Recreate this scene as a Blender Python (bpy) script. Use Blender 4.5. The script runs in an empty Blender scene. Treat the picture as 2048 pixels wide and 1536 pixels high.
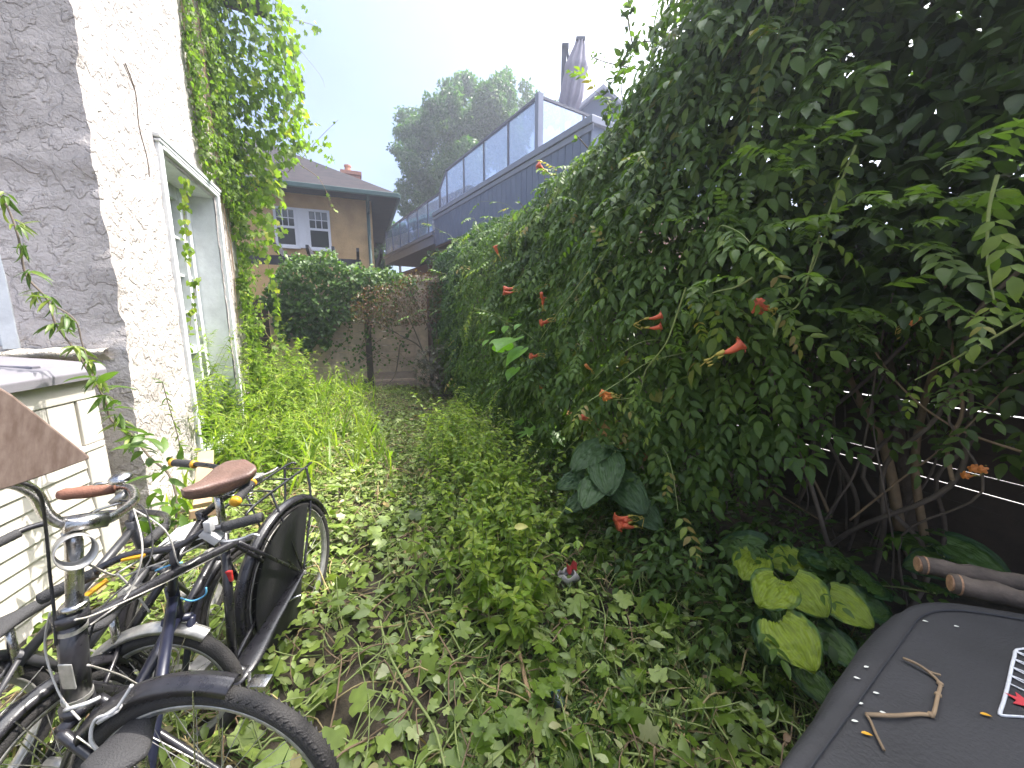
EXPOSURE = 1.85
HAZE = 0.0055
import bpy, math, random
import numpy as np
from mathutils import Vector, Matrix
random.seed(7); RNG = np.random.default_rng(11)
scene = bpy.context.scene
COL = scene.collection

# ------------------------------------------------------------------ camera maths (photo 2048x1536)
FPX = 770.0; PITCH = math.radians(9.4); CH = 1.6
cp, sp = math.cos(PITCH), math.sin(PITCH)
def ray(px, py):
    x = (px-1024)/FPX; v = (768-py)/FPX
    return np.array([x, cp+v*sp, -sp+v*cp])
EYE = np.array([0.0, 0.0, CH])
def atY(px, py, Y): d = ray(px, py); return EYE+d*(Y/d[1])
def atZ(px, py, z): d = ray(px, py); return EYE+d*((z-CH)/d[2])
# yard frame: u to the right across the yard, w away along it
AN = np.array([0.93, 0.3665, 0.0]); AW = np.array([-0.3665, 0.93, 0.0])
def U(u, w, z=0.0): return AN*u+AW*w+np.array([0, 0, z])
def atU(px, py, u): d = ray(px, py); return EYE+d*(u/float(d@AN))
def atW(px, py, w): d = ray(px, py); return EYE+d*(w/float(d@AW))
def uv_of(p): return float(np.dot(p, AN)), float(np.dot(p, AW))

# ------------------------------------------------------------------ noise
def _h(ix, iy, iz, seed):
    n = (ix*374761393+iy*668265263+iz*2147483647+seed*974634777) & 0xFFFFFFFF
    n = ((n ^ (n >> 13))*1274126177) & 0xFFFFFFFF
    n = (n ^ (n >> 16)) & 0xFFFFFFFF
    return n/4294967295.0
def vnoise(p, sc=1.0, seed=0):
    p = np.atleast_2d(np.asarray(p, float))*sc
    i = np.floor(p).astype(np.int64); f = p-i; f = f*f*(3-2*f)
    r = 0
    for dx in (0, 1):
        for dy in (0, 1):
            for dz in (0, 1):
                wgt = (f[:, 0] if dx else 1-f[:, 0])*(f[:, 1] if dy else 1-f[:, 1])*(f[:, 2] if dz else 1-f[:, 2])
                r = r+wgt*_h(i[:, 0]+dx, i[:, 1]+dy, i[:, 2]+dz, seed)
    return r*2-1
def fbm(p, sc=1.0, seed=0, o=3):
    r = 0; a = 1; t = 0
    for k in range(o):
        r = r+a*vnoise(p, sc*2**k, seed+k*17); t += a; a *= .5
    return r/t

# ------------------------------------------------------------------ tagging
def tag(o, label=None, cat=None, group=None, kind=None):
    if label: o['label'] = label
    if cat: o['category'] = cat
    if group: o['group'] = group
    if kind: o['kind'] = kind
    return o
def empty(name, label, cat, loc=(0, 0, 0), group=None):
    o = bpy.data.objects.new(name, None); COL.objects.link(o); o.location = tuple(loc); o.empty_display_size = .1
    return tag(o, label, cat, group)
def link(name, me, mat, parent=None, smooth=False):
    o = bpy.data.objects.new(name, me); COL.objects.link(o)
    if mat: me.materials.append(mat)
    if smooth and len(me.polygons): me.polygons.foreach_set('use_smooth', np.ones(len(me.polygons), bool))
    if parent is not None:
        o.parent = parent
        # vertices are in world space: undo the parents' offsets
        off = Vector((0, 0, 0)); q = parent
        while q is not None: off += q.location; q = q.parent
        o.location = -off
    return o

class MB:
    def __init__(s): s.v = []; s.f = []
    def add(s, v, f):
        b = len(s.v); s.v += [tuple(map(float, p)) for p in v]; s.f += [tuple(b+i for i in q) for q in f]
    def box(s, c, size, ax=None):
        c = np.array(c, float); h = np.array(size, float)/2
        if ax is None: ax = (np.array([1, 0, 0]), np.array([0, 1, 0]), np.array([0, 0, 1]))
        v = []
        for k in range(8):
            v.append(c+ax[0]*h[0]*(1 if k & 1 else -1)+ax[1]*h[1]*(1 if k & 2 else -1)+ax[2]*h[2]*(1 if k & 4 else -1))
        s.add(v, [(0, 2, 3, 1), (4, 5, 7, 6), (0, 1, 5, 4), (2, 6, 7, 3), (0, 4, 6, 2), (1, 3, 7, 5)])
    def ubox(s, u0, u1, w0, w1, z0, z1):
        s.box(U((u0+u1)/2, (w0+w1)/2, (z0+z1)/2), (u1-u0, w1-w0, z1-z0), (AN, AW, np.array([0, 0, 1.0])))
    def bar(s, a, b, w, h, up=(0, 0, 1)):
        a = np.array(a, float); b = np.array(b, float); d = b-a; L = np.linalg.norm(d); d /= L
        x = np.cross(d, np.array(up, float)); x /= np.linalg.norm(x); y = np.cross(x, d)
        s.box((a+b)/2, (w, h, L), (x, y, d))
    def tube(s, pts, r, n=8, closed=False, caps=True, flat=1.0):
        P = np.array(pts, float); m = len(P)
        R = np.full(m, r, float) if np.isscalar(r) else np.array(r, float)
        if closed: T = np.roll(P, -1, 0)-np.roll(P, 1, 0)
        else: T = np.gradient(P, axis=0)
        T /= (np.linalg.norm(T, axis=1, keepdims=True)+1e-12)
        ref = np.array([0, 0, 1.0]) if abs(T[0][2]) < .9 else np.array([1.0, 0, 0])
        nrm = np.cross(T[0], ref); nrm /= np.linalg.norm(nrm)
        v = []
        for i in range(m):
            nrm = nrm-T[i]*np.dot(nrm, T[i]); nrm /= (np.linalg.norm(nrm)+1e-12)
            bi = np.cross(T[i], nrm)
            for k in range(n):
                a = 2*math.pi*k/n
                v.append(P[i]+R[i]*(math.cos(a)*nrm+flat*math.sin(a)*bi))
        f = []
        for i in range(m if closed else m-1):
            j = (i+1) % m
            for k in range(n):
                l = (k+1) % n; f.append((i*n+k, i*n+l, j*n+l, j*n+k))
        if caps and not closed:
            f.append(tuple(range(n-1, -1, -1))); f.append(tuple((m-1)*n+k for k in range(n)))
        s.add(v, f)
    def ring(s, c, x, y, R, r, n=48, m=8, a0=0, a1=2*math.pi):
        c = np.array(c, float); full = abs(a1-a0) > 6.28
        k = n if full else n+1
        pts = [c+R*(math.cos(a0+(a1-a0)*i/n)*x+math.sin(a0+(a1-a0)*i/n)*y) for i in range(k)]
        s.tube(pts, r, m, closed=full)
    def lathe(s, c, ax, prof, n=16):
        ax = np.array(ax, float); ax /= np.linalg.norm(ax)
        s.tube([np.array(c)+ax*t for t, _ in prof], [max(q, 1e-4) for _, q in prof], n)
    def grid(s, P):  # P (m,n,3)
        m, n = P.shape[:2]; b = len(s.v); s.v += [tuple(p) for p in P.reshape(-1, 3)]
        s.f += [(b+i*n+j, b+i*n+j+1, b+(i+1)*n+j+1, b+(i+1)*n+j) for i in range(m-1) for j in range(n-1)]
    def build(s, name, mat, parent=None, smooth=False, bevel=0):
        me = bpy.data.meshes.new(name); me.from_pydata(s.v, [], s.f); me.update()
        o = link(name, me, mat, parent, smooth)
        if bevel:
            b = o.modifiers.new('bevel', 'BEVEL'); b.width = bevel; b.segments = 2; b.limit_method = 'ANGLE'
        return o
def spline(pts, n=8):
    P = np.array(pts, float); m = len(P)
    if m < 3: return P
    out = []
    for i in range(m-1):
        p0 = P[max(i-1, 0)]; p1 = P[i]; p2 = P[i+1]; p3 = P[min(i+2, m-1)]
        for k in range(n):
            t = k/n
            out.append(.5*((2*p1)+(-p0+p2)*t+(2*p0-5*p1+4*p2-p3)*t*t+(-p0+3*p1-3*p2+p3)*t**3))
    out.append(P[-1]); return np.array(out)

# ------------------------------------------------------------------ leaves
def T_ovate(width=.5, st=(.12, .35, .62, .86), wid=(.6, 1, .8, .38), fold=.25, droop=.18):
    v = [(0, 0, 0)]
    for y, w in zip(st, wid):
        x = width/2*w
        v += [(-x, y, fold*x-droop*y*y), (0, y, -droop*y*y), (x, y, fold*x-droop*y*y)]
    v.append((0, 1, -droop*1.15))
    f = [(0, 2, 1, -1), (0, 3, 2, -1)]
    for i in range(len(st)-1):
        b = 1+3*i
        f += [(b, b+1, b+4, b+3), (b+1, b+2, b+5, b+4)]
    b = 1+3*(len(st)-1); t = len(v)-1
    f += [(b, b+1, t, -1), (b+1, b+2, t, -1)]
    return np.array(v, float), f
def T_lobed(r, fold=.18, teeth=0, droop=.25):
    """r: list of (angle in degrees from the +y axis, radius) for the right half, outer outline"""
    half = [(math.radians(a), q) for a, q in r]
    pts = [(math.sin(a)*q, math.cos(a)*q) for a, q in half]
    left = [(-x, y) for x, y in pts[::-1] if abs(x) > 1e-6]
    out = pts+left
    c = (0, .0)
    v = [(0, 0, 0)]+[(x, y+.28, fold*abs(x)-droop*(x*x+y*y)) for x, y in out]
    v[0] = (0, .28, 0)
    n = len(out)
    f = [(0, 1+(k+1) % n, 1+k, -1) for k in range(n)]
    return np.array(v, float), f
GRAPE = T_lobed([(0, .72), (10, .56), (16, .55), (24, .42), (36, .46), (44, .58), (54, .62), (64, .52), (74, .46), (84, .40), (96, .44), (110, .50), (122, .44), (136, .42), (152, .38), (166, .3), (180, .12)])
MAPLE = T_lobed([(0, .75), (12, .5), (24, .28), (36, .5), (48, .68), (60, .46), (74, .24), (90, .42), (104, .5), (124, .3), (150, .26), (180, .1)], fold=.1)
JMAPLE = T_lobed([(0, .78), (8, .4), (18, .14), (32, .5), (42, .7), (52, .4), (62, .13), (78, .45), (90, .6), (100, .35), (112, .12), (135, .35), (155, .3), (180, .1)], fold=.05, droop=.35)
CORD = T_lobed([(0, .72), (14, .55), (30, .48), (50, .46), (75, .44), (100, .43), (125, .42), (150, .38), (168, .3), (180, .12)], fold=.22)
OVATE = T_ovate(); LANCE = T_ovate(.22, fold=.4, droop=.25); BROAD = T_ovate(.72, fold=.3, droop=.3)
LEAFLET = T_ovate(.46, (.2, .5, .8), (.85, 1, .5), fold=.3, droop=.22)
SMALL = T_ovate(.55, (.45,), (1,), fold=.25, droop=.1)
BLADE = T_ovate(.05, (.3, .65), (1, .8), fold=.3, droop=.45)

def nz(a): return a/(np.linalg.norm(a, axis=-1, keepdims=True)+1e-9)
class Fol:
    def __init__(s): s.V = []; s.L = []; s.S = []; s.n = 0; s.var = []
    def add(s, T, P, D, N, sc, var=None):
        tv, tf = T; P = np.atleast_2d(P).astype(float); m = len(P)
        if m == 0: return
        D = nz(np.broadcast_to(D, P.shape).astype(float)); N = np.broadcast_to(N, P.shape).astype(float)
        Z = nz(N-D*np.sum(N*D, 1, keepdims=True)); X = np.cross(D, Z)
        sc = np.broadcast_to(np.asarray(sc, float), (m,))
        W = P[:, None, :]+sc[:, None, None]*(tv[None, :, 0:1]*X[:, None, :]+tv[None, :, 1:2]*D[:, None, :]+tv[None, :, 2:3]*Z[:, None, :])
        k = len(tv); s.V.append(W.reshape(-1, 3))
        if var is None: var = RNG.random(m)
        s.var.append(np.repeat(np.broadcast_to(var, (m,)), k))
        base = s.n+np.arange(m)*k
        tri = np.array([q[:3] for q in tf if q[3] < 0]); quad = np.array([q for q in tf if q[3] >= 0])
        if len(tri): s.L.append((base[:, None, None]+tri[None]).reshape(-1)); s.S.append(np.full(m*len(tri), 3))
        if len(quad): s.L.append((base[:, None, None]+quad[None]).reshape(-1)); s.S.append(np.full(m*len(quad), 4))
        s.n += m*k
    def compound(s, P, D, N, L, pairs, T, lsc, var=None, spread=.9, end=True):
        """pinnate leaves: rachis from P along D of length L, pairs of leaflets"""
        m = len(P); D = nz(D); Z = nz(N-D*np.sum(N*D, 1, keepdims=True)); X = np.cross(D, Z)
        L = np.broadcast_to(L, (m,)); 
        if var is None: var = RNG.random(m)
        for i in range(pairs):
            t = (i+1.0)/(pairs+.6)
            base = P+D*(L*t)[:, None]-Z*(L*.22*t*t)[:, None]
            for sg in (-1, 1):
                d = D*(.55+.3*t)+X*sg*spread-Z*(.2+.25*RNG.random((m, 1)))+RNG.normal(0, .12, (m, 3))
                s.add(T, base, d, Z+X*sg*.15+RNG.normal(0, .15, (m, 3)), L*lsc*(1-.25*abs(t-.5))*RNG.uniform(.8, 1.15, m), np.clip(var+RNG.normal(0, .06, m), 0, 1))
        if end: s.add(T, P+D*L[:, None]-Z*(L*.22)[:, None], D-Z*.4, Z, L*lsc*1.1, var)
    def build(s, name, mat, parent=None):
        V = np.concatenate(s.V); Lp = np.concatenate(s.L); S = np.concatenate(s.S)
        me = bpy.data.meshes.new(name)
        me.vertices.add(len(V)); me.vertices.foreach_set('co', V.astype(np.float32).ravel())
        me.loops.add(len(Lp)); me.loops.foreach_set('vertex_index', Lp.astype(np.int32))
        me.polygons.add(len(S)); st = np.concatenate([[0], np.cumsum(S)[:-1]]).astype(np.int32)
        me.polygons.foreach_set('loop_start', st)
        me.update(calc_edges=True)
        a = me.attributes.new('var', 'FLOAT', 'POINT'); a.data.foreach_set('value', np.concatenate(s.var).astype(np.float32))
        o = link(name, me, mat, parent)
        me.polygons.foreach_set('use_smooth', np.ones(len(S), bool))
        return o

# ------------------------------------------------------------------ materials
def newmat(name):
    m = bpy.data.materials.new(name); m.use_nodes = True; nt = m.node_tree
    b = nt.nodes['Principled BSDF']; return m, nt, b
def flat(name, col, rough=.6, metal=0, spec=None, bump=0, bscale=60, var=.0, vscale=6):
    m, nt, b = newmat(name)
    b.inputs['Base Color'].default_value = (*col, 1); b.inputs['Roughness'].default_value = rough; b.inputs['Metallic'].default_value = metal
    if spec is not None: b.inputs['Specular IOR Level'].default_value = spec
    tc = nt.nodes.new('ShaderNodeTexCoord')
    if bump:
        n = nt.nodes.new('ShaderNodeTexNoise'); n.inputs['Scale'].default_value = bscale; n.inputs['Detail'].default_value = 5
        nt.links.new(tc.outputs['Object'], n.inputs['Vector'])
        bp = nt.nodes.new('ShaderNodeBump'); bp.inputs['Strength'].default_value = bump; bp.inputs['Distance'].default_value = .01
        nt.links.new(n.outputs['Fac'], bp.inputs['Height']); nt.links.new(bp.outputs[0], b.inputs['Normal'])
    if var:
        n = nt.nodes.new('ShaderNodeTexNoise'); n.inputs['Scale'].default_value = vscale; n.inputs['Detail'].default_value = 6; n.inputs['Roughness'].default_value = .65
        nt.links.new(tc.outputs['Object'], n.inputs['Vector'])
        r = nt.nodes.new('ShaderNodeValToRGB'); r.color_ramp.elements[0].position = .3; r.color_ramp.elements[1].position = .7
        r.color_ramp.elements[0].color = (*[c*(1-var) for c in col], 1); r.color_ramp.elements[1].color = (*[min(1, c*(1+var*.6)) for c in col], 1)
        nt.links.new(n.outputs['Fac'], r.inputs['Fac']); nt.links.new(r.outputs[0], b.inputs['Base Color'])
        mr = nt.nodes.new('ShaderNodeMapRange'); mr.inputs['To Min'].default_value = max(0, rough-.12); mr.inputs['To Max'].default_value = min(1, rough+.15)
        nt.links.new(n.outputs['Fac'], mr.inputs['Value']); nt.links.new(mr.outputs[0], b.inputs['Roughness'])
    return m
def leafmat(name, stops, trans=.35, rough=.42, spec=.45):
    m, nt, b = newmat(name)
    at = nt.nodes.new('ShaderNodeAttribute'); at.attribute_name = 'var'
    r = nt.nodes.new('ShaderNodeValToRGB'); e = r.color_ramp.elements
    e[0].position = stops[0][0]; e[0].color = (*stops[0][1], 1)
    e[1].position = stops[-1][0]; e[1].color = (*stops[-1][1], 1)
    for p, c in stops[1:-1]: q = e.new(p); q.color = (*c, 1)
    nt.links.new(at.outputs['Fac'], r.inputs['Fac'])
    tc = nt.nodes.new('ShaderNodeTexCoord'); n = nt.nodes.new('ShaderNodeTexNoise'); n.inputs['Scale'].default_value = 30; n.inputs['Detail'].default_value = 3
    nt.links.new(tc.outputs['Object'], n.inputs['Vector'])
    mr = nt.nodes.new('ShaderNodeMapRange'); mr.inputs['To Min'].default_value = .72; mr.inputs['To Max'].default_value = 1.25
    nt.links.new(n.outputs['Fac'], mr.inputs['Value'])
    mx = nt.nodes.new('ShaderNodeVectorMath'); mx.operation = 'SCALE'
    nt.links.new(r.outputs[0], mx.inputs[0]); nt.links.new(mr.outputs[0], mx.inputs['Scale'])
    nt.links.new(mx.outputs[0], b.inputs['Base Color']); b.inputs['Roughness'].default_value = rough; b.inputs['Specular IOR Level'].default_value = spec
    tr = nt.nodes.new('ShaderNodeBsdfTranslucent')
    mu = nt.nodes.new('ShaderNodeVectorMath'); mu.operation = 'MULTIPLY'; mu.inputs[1].default_value = (1.5, 1.75, .6)
    nt.links.new(mx.outputs[0], mu.inputs[0]); nt.links.new(mu.outputs[0], tr.inputs['Color'])
    ms = nt.nodes.new('ShaderNodeMixShader'); ms.inputs[0].default_value = trans
    nt.links.new(b.outputs[0], ms.inputs[1]); nt.links.new(tr.outputs[0], ms.inputs[2])
    out = nt.nodes['Material Output']; nt.links.new(ms.outputs[0], out.inputs['Surface'])
    return m

M = {}
M['leaf_vine'] = leafmat('trumpet_vine_leaf', [(0, (.04, .075, .016)), (.45, (.075, .135, .024)), (.8, (.115, .185, .03)), (.96, (.20, .26, .04)), (1, (.26, .20, .06))], .38, .45, .35)
M['leaf_dark'] = leafmat('dark_shrub_leaf', [(0, (.032, .055, .016)), (.6, (.065, .11, .026)), (1, (.12, .18, .04))], .45, .42, .4)
M['leaf_hedge'] = leafmat('hedge_leaf', [(0, (.032, .075, .03)), (.6, (.065, .125, .042)), (1, (.14, .20, .06))], .3, .35, .45)
M['leaf_creeper'] = leafmat('creeper_leaf', [(0, (.07, .12, .018)), (.5, (.14, .22, .03)), (.9, (.22, .30, .04)), (1, (.34, .34, .05))], .52, .5, .3)
M['leaf_litter'] = leafmat('cut_leaf', [(0, (.055, .09, .014)), (.25, (.11, .165, .024)), (.5, (.18, .25, .04)), (.75, (.26, .33, .08)), (.9, (.34, .37, .18)), (.94, (.33, .26, .11)), (1, (.24, .14, .065))], .2, .42, .5)
M['leaf_weed'] = leafmat('weed_leaf', [(0, (.09, .15, .018)), (.6, (.18, .27, .03)), (1, (.32, .38, .055))], .48)
M['leaf_fresh'] = leafmat('fresh_leaf', [(0, (.12, .26, .03)), (1, (.22, .40, .06))], .45)
M['leaf_big'] = leafmat('big_dull_leaf', [(0, (.03, .08, .045)), (1, (.055, .12, .065))], .2, .5, .35)
M['leaf_red'] = leafmat('reddish_leaf', [(0, (.09, .045, .03)), (.35, (.17, .075, .045)), (.6, (.11, .09, .035)), (.85, (.07, .12, .035)), (1, (.25, .12, .08))], .3)
M['leaf_jmaple'] = leafmat('dusky_maple_leaf', [(0, (.05, .045, .03)), (.6, (.09, .085, .055)), (1, (.13, .13, .085))], .2)
M['leaf_bvine'] = leafmat('fence_vine_leaf', [(0, (.04, .09, .02)), (.6, (.09, .17, .03)), (1, (.20, .28, .05))], .35)
M['leaf_tree'] = leafmat('tree_leaf', [(0, (.022, .062, .014)), (.6, (.055, .125, .024)), (1, (.12, .19, .035))], .38)
M['leaf_lance'] = leafmat('climber_leaf', [(0, (.05, .10, .02)), (.6, (.10, .17, .03)), (1, (.22, .26, .05))], .35)
M['straw'] = flat('straw', (.34, .27, .12), .75, var=.35, vscale=5)
M['grass'] = leafmat('grass_blade', [(0, (.05, .10, .02)), (.55, (.10, .17, .035)), (.8, (.22, .20, .08)), (1, (.24, .16, .08))], .3)
M['bark'] = flat('bark', (.10, .075, .055), .9, bump=.8, bscale=40, var=.5)
M['stem_brown'] = flat('dry_stem', (.24, .165, .095), .8, var=.4, vscale=9)
M['stem_green'] = flat('green_stem', (.24, .29, .09), .6, var=.3, vscale=9)
M['stem_grey'] = flat('grey_stem', (.14, .11, .085), .85, var=.4, vscale=9)
# ================================================================== SETTING
cam = bpy.data.cameras.new('camera'); camo = bpy.data.objects.new('camera', cam); COL.objects.link(camo)
camo.location = (0, 0, CH); camo.rotation_euler = (math.pi/2-PITCH, 0, 0)
cam.sensor_width = 36; cam.lens = 36*FPX/2048; cam.clip_start = .02; cam.clip_end = 3000
scene.camera = camo
SUN_EL = math.radians(58); SUNV = np.array([.90, .44]); SUNV /= np.linalg.norm(SUNV)
sd = np.array([SUNV[0]*math.cos(SUN_EL), SUNV[1]*math.cos(SUN_EL), math.sin(SUN_EL)])
sl = bpy.data.lights.new('sun', 'SUN'); sl.energy = 3.0; sl.angle = math.radians(.6); sl.color = (1, .94, .86)
so = bpy.data.objects.new('sun', sl); COL.objects.link(so)
so.rotation_euler = Vector(sd).to_track_quat('Z', 'Y').to_euler(); so.location = (20, 10, 30)
W = bpy.data.worlds.new('World'); scene.world = W; W.use_nodes = True; nt = W.node_tree
bg = nt.nodes['Background']; sky = nt.nodes.new('ShaderNodeTexSky'); sky.sky_type = 'NISHITA'; sky.sun_disc = False
sky.sun_elevation = SUN_EL; sky.sun_rotation = math.atan2(sd[0], sd[1]); sky.dust_density = 2.5; sky.air_density = 1.0; sky.ozone_density = 2.5
tc = nt.nodes.new('ShaderNodeTexCoord'); mp = nt.nodes.new('ShaderNodeMapping'); mp.inputs['Scale'].default_value = (1.2, 1.2, 3.5)
cn = nt.nodes.new('ShaderNodeTexNoise'); cn.inputs['Scale'].default_value = 1.6; cn.inputs['Detail'].default_value = 7; cn.inputs['Roughness'].default_value = .55; cn.inputs['Distortion'].default_value = .4
nt.links.new(tc.outputs['Generated'], mp.inputs[0]); nt.links.new(mp.outputs[0], cn.inputs['Vector'])
cr = nt.nodes.new('ShaderNodeMapRange'); cr.inputs['From Min'].default_value = .35; cr.inputs['From Max'].default_value = .72; cr.inputs['To Min'].default_value = .55; cr.inputs['To Max'].default_value = .9
nt.links.new(cn.outputs['Fac'], cr.inputs['Value'])
mx = nt.nodes.new('ShaderNodeMixRGB')
# thin cloud scatters forward: it is far brighter round the sun than away from it
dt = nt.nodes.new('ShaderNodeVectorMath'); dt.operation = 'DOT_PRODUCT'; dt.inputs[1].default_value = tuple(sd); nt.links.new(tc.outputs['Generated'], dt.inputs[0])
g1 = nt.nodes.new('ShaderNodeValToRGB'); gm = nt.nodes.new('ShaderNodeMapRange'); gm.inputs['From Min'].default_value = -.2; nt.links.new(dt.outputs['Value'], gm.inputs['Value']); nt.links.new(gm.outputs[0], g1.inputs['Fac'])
e = g1.color_ramp.elements; e[0].position = 0; e[0].color = (.085, .088, .094, 1); e[1].position = 1; e[1].color = (1, .97, .92, 1)  # ramp start raised: added brightness opposite the sun, fills the shaded wall and hedge
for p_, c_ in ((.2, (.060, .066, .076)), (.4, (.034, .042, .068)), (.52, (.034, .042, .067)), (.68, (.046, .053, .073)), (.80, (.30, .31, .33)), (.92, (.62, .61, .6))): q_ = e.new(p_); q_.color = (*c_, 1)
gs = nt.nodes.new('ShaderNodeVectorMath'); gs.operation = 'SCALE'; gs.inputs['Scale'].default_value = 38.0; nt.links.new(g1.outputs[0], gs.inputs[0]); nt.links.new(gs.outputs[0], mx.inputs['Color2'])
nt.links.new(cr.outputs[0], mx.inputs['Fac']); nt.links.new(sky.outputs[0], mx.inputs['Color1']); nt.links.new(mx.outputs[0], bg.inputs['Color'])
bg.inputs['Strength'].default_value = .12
scene.view_settings.view_transform = 'Standard'; scene.view_settings.look = 'None'; scene.view_settings.exposure = EXPOSURE; scene.view_settings.gamma = 1
scene.cycles.max_bounces = 7; scene.cycles.diffuse_bounces = 3; scene.cycles.transmission_bounces = 4; scene.cycles.transparent_max_bounces = 8
scene.cycles.use_denoising = True; scene.cycles.caustics_reflective = False; scene.cycles.caustics_refractive = False
scene.cycles.sample_clamp_indirect = 6

# ---- ground
def gz(p):
    """height of the soil at points p (n,3)"""
    p = np.atleast_2d(p); q = p.copy(); q[:, 2] = 0
    u = q@AN; w = q@AW
    h = .07*fbm(q, .9, 3, 3)+.035*fbm(q, 2.4, 33, 2)
    h += .42*np.exp(-(((u+1.7)/.8)**2+((w-6.4)/1.5)**2))      # heap of growth by the house wall
    h += .22*np.exp(-(((u+.4)/1.4)**2+((w-8.0)/1.2)**2))
    h += .10*np.exp(-(((u-.4)/1.2)**2+((w-3.4)/1.6)**2))
    fade = np.clip((16-np.hypot(q[:, 0], q[:, 1]))/5, 0, 1)
    return h*fade
xs = np.concatenate([[-400, -120, -50, -25], np.arange(-12, 10.01, .14), [16, 30, 60, 150, 400]])
ys = np.concatenate([[-400, -100, -30, -8], np.arange(-2, 13.01, .14), [18, 30, 60, 150, 400, 900]])
gx, gy = np.meshgrid(xs, ys); P = np.stack([gx, gy, np.zeros_like(gx)], -1)
P[..., 2] = gz(P.reshape(-1, 3)).reshape(gx.shape)
b = MB(); b.grid(P)
msoil, nt, bs = newmat('soil')
tc = nt.nodes.new('ShaderNodeTexCoord'); n1 = nt.nodes.new('ShaderNodeTexNoise'); n1.inputs['Scale'].default_value = 9; n1.inputs['Detail'].default_value = 9; n1.inputs['Roughness'].default_value = .7
nt.links.new(tc.outputs['Object'], n1.inputs['Vector']); r = nt.nodes.new('ShaderNodeValToRGB')
r.color_ramp.elements[0].position = .3; r.color_ramp.elements[0].color = (.022, .018, .012, 1); r.color_ramp.elements[1].position = .75; r.color_ramp.elements[1].color = (.13, .10, .065, 1)
nt.links.new(n1.outputs['Fac'], r.inputs['Fac']); nt.links.new(r.outputs[0], bs.inputs['Base Color']); bs.inputs['Roughness'].default_value = .95
bp = nt.nodes.new('ShaderNodeBump'); bp.inputs['Strength'].default_value = .9; bp.inputs['Distance'].default_value = .03
nt.links.new(n1.outputs['Fac'], bp.inputs['Height']); nt.links.new(bp.outputs[0], bs.inputs['Normal'])
tag(b.build('ground', msoil, smooth=True), kind='structure')

# ---- stucco
def stucco(name, base, stain, scale=1.0, peel=1.0):
    m, nt, b = newmat(name); N = nt.nodes; L = nt.links
    tc = N.new('ShaderNodeTexCoord')
    nz1 = N.new('ShaderNodeTexNoise'); nz1.inputs['Scale'].default_value = 26*scale; nz1.inputs['Detail'].default_value = 8; nz1.inputs['Roughness'].default_value = .62; nz1.inputs['Distortion'].default_value = .6
    nz2 = N.new('ShaderNodeTexNoise'); nz2.inputs['Scale'].default_value = 2.2; nz2.inputs['Detail'].default_value = 6
    nz3 = N.new('ShaderNodeTexNoise'); nz3.inputs['Scale'].default_value = 11*scale; nz3.inputs['Detail'].default_value = 8; nz3.inputs['Distortion'].default_value = .35
    for q in (nz1, nz2, nz3): L.new(tc.outputs['Object'], q.inputs['Vector'])
    mixv = N.new('ShaderNodeVectorMath'); mixv.operation = 'ADD'; sc = N.new('ShaderNodeVectorMath'); sc.operation = 'SCALE'; sc.inputs['Scale'].default_value = .12
    L.new(nz3.outputs['Color'], sc.inputs[0]); L.new(sc.outputs[0], mixv.inputs[0]); L.new(tc.outputs['Object'], mixv.inputs[1])
    vo = N.new('ShaderNodeTexVoronoi'); vo.feature = 'DISTANCE_TO_EDGE'; vo.inputs['Scale'].default_value = 13*scale
    L.new(mixv.outputs[0], vo.inputs['Vector'])
    cr = N.new('ShaderNodeMapRange'); cr.inputs['From Max'].default_value = .06; L.new(vo.outputs['Distance'], cr.inputs['Value'])
    # curled flakes: a sharp step in a warped noise
    st = N.new('ShaderNodeMapRange'); st.inputs['From Min'].default_value = .5; st.inputs['From Max'].default_value = .56; L.new(nz3.outputs['Fac'], st.inputs['Value'])
    a1 = N.new('ShaderNodeMath'); a1.operation = 'MULTIPLY_ADD'; a1.inputs[1].default_value = 1.3; L.new(nz1.outputs['Fac'], a1.inputs[0])
    a2 = N.new('ShaderNodeMath'); a2.operation = 'MULTIPLY'; a2.inputs[1].default_value = .75*peel; L.new(st.outputs[0], a2.inputs[0]); L.new(a2.outputs[0], a1.inputs[2])
    msk = N.new('ShaderNodeMath'); msk.operation = 'MULTIPLY_ADD'; msk.inputs[1].default_value = .10*peel; L.new(cr.outputs[0], msk.inputs[0]); L.new(a1.outputs[0], msk.inputs[2])
    bp = N.new('ShaderNodeBump'); bp.inputs['Strength'].default_value = .85; bp.inputs['Distance'].default_value = .02
    L.new(msk.outputs[0], bp.inputs['Height']); L.new(bp.outputs[0], b.inputs['Normal'])
    r = N.new('ShaderNodeValToRGB'); r.color_ramp.elements[0].position = .3; r.color_ramp.elements[0].color = (*stain, 1); r.color_ramp.elements[1].position = .62; r.color_ramp.elements[1].color = (*base, 1)
    L.new(nz2.outputs['Fac'], r.inputs['Fac'])
    dk = N.new('ShaderNodeMixRGB'); dk.blend_type = 'MULTIPLY'; dk.inputs['Color2'].default_value = (.62, .58, .55, 1)
    iv = N.new('ShaderNodeMapRange'); iv.inputs['From Max'].default_value = .03; iv.inputs['To Min'].default_value = .75*peel; iv.inputs['To Max'].default_value = 0
    L.new(vo.outputs['Distance'], iv.inputs['Value'])
    gate = N.new('ShaderNodeMath'); gate.operation = 'MULTIPLY'; L.new(iv.outputs[0], gate.inputs[0]); L.new(st.outputs[0], gate.inputs[1])
    L.new(gate.outputs[0], dk.inputs['Fac']); L.new(r.outputs[0], dk.inputs['Color1']); L.new(dk.outputs[0], b.inputs['Base Color'])
    b.inputs['Roughness'].default_value = .85; b.inputs['Specular IOR Level'].default_value = .25
    return m
M['stucco'] = stucco('peeling_white_stucco', (.58, .53, .51), (.40, .365, .345))
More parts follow.
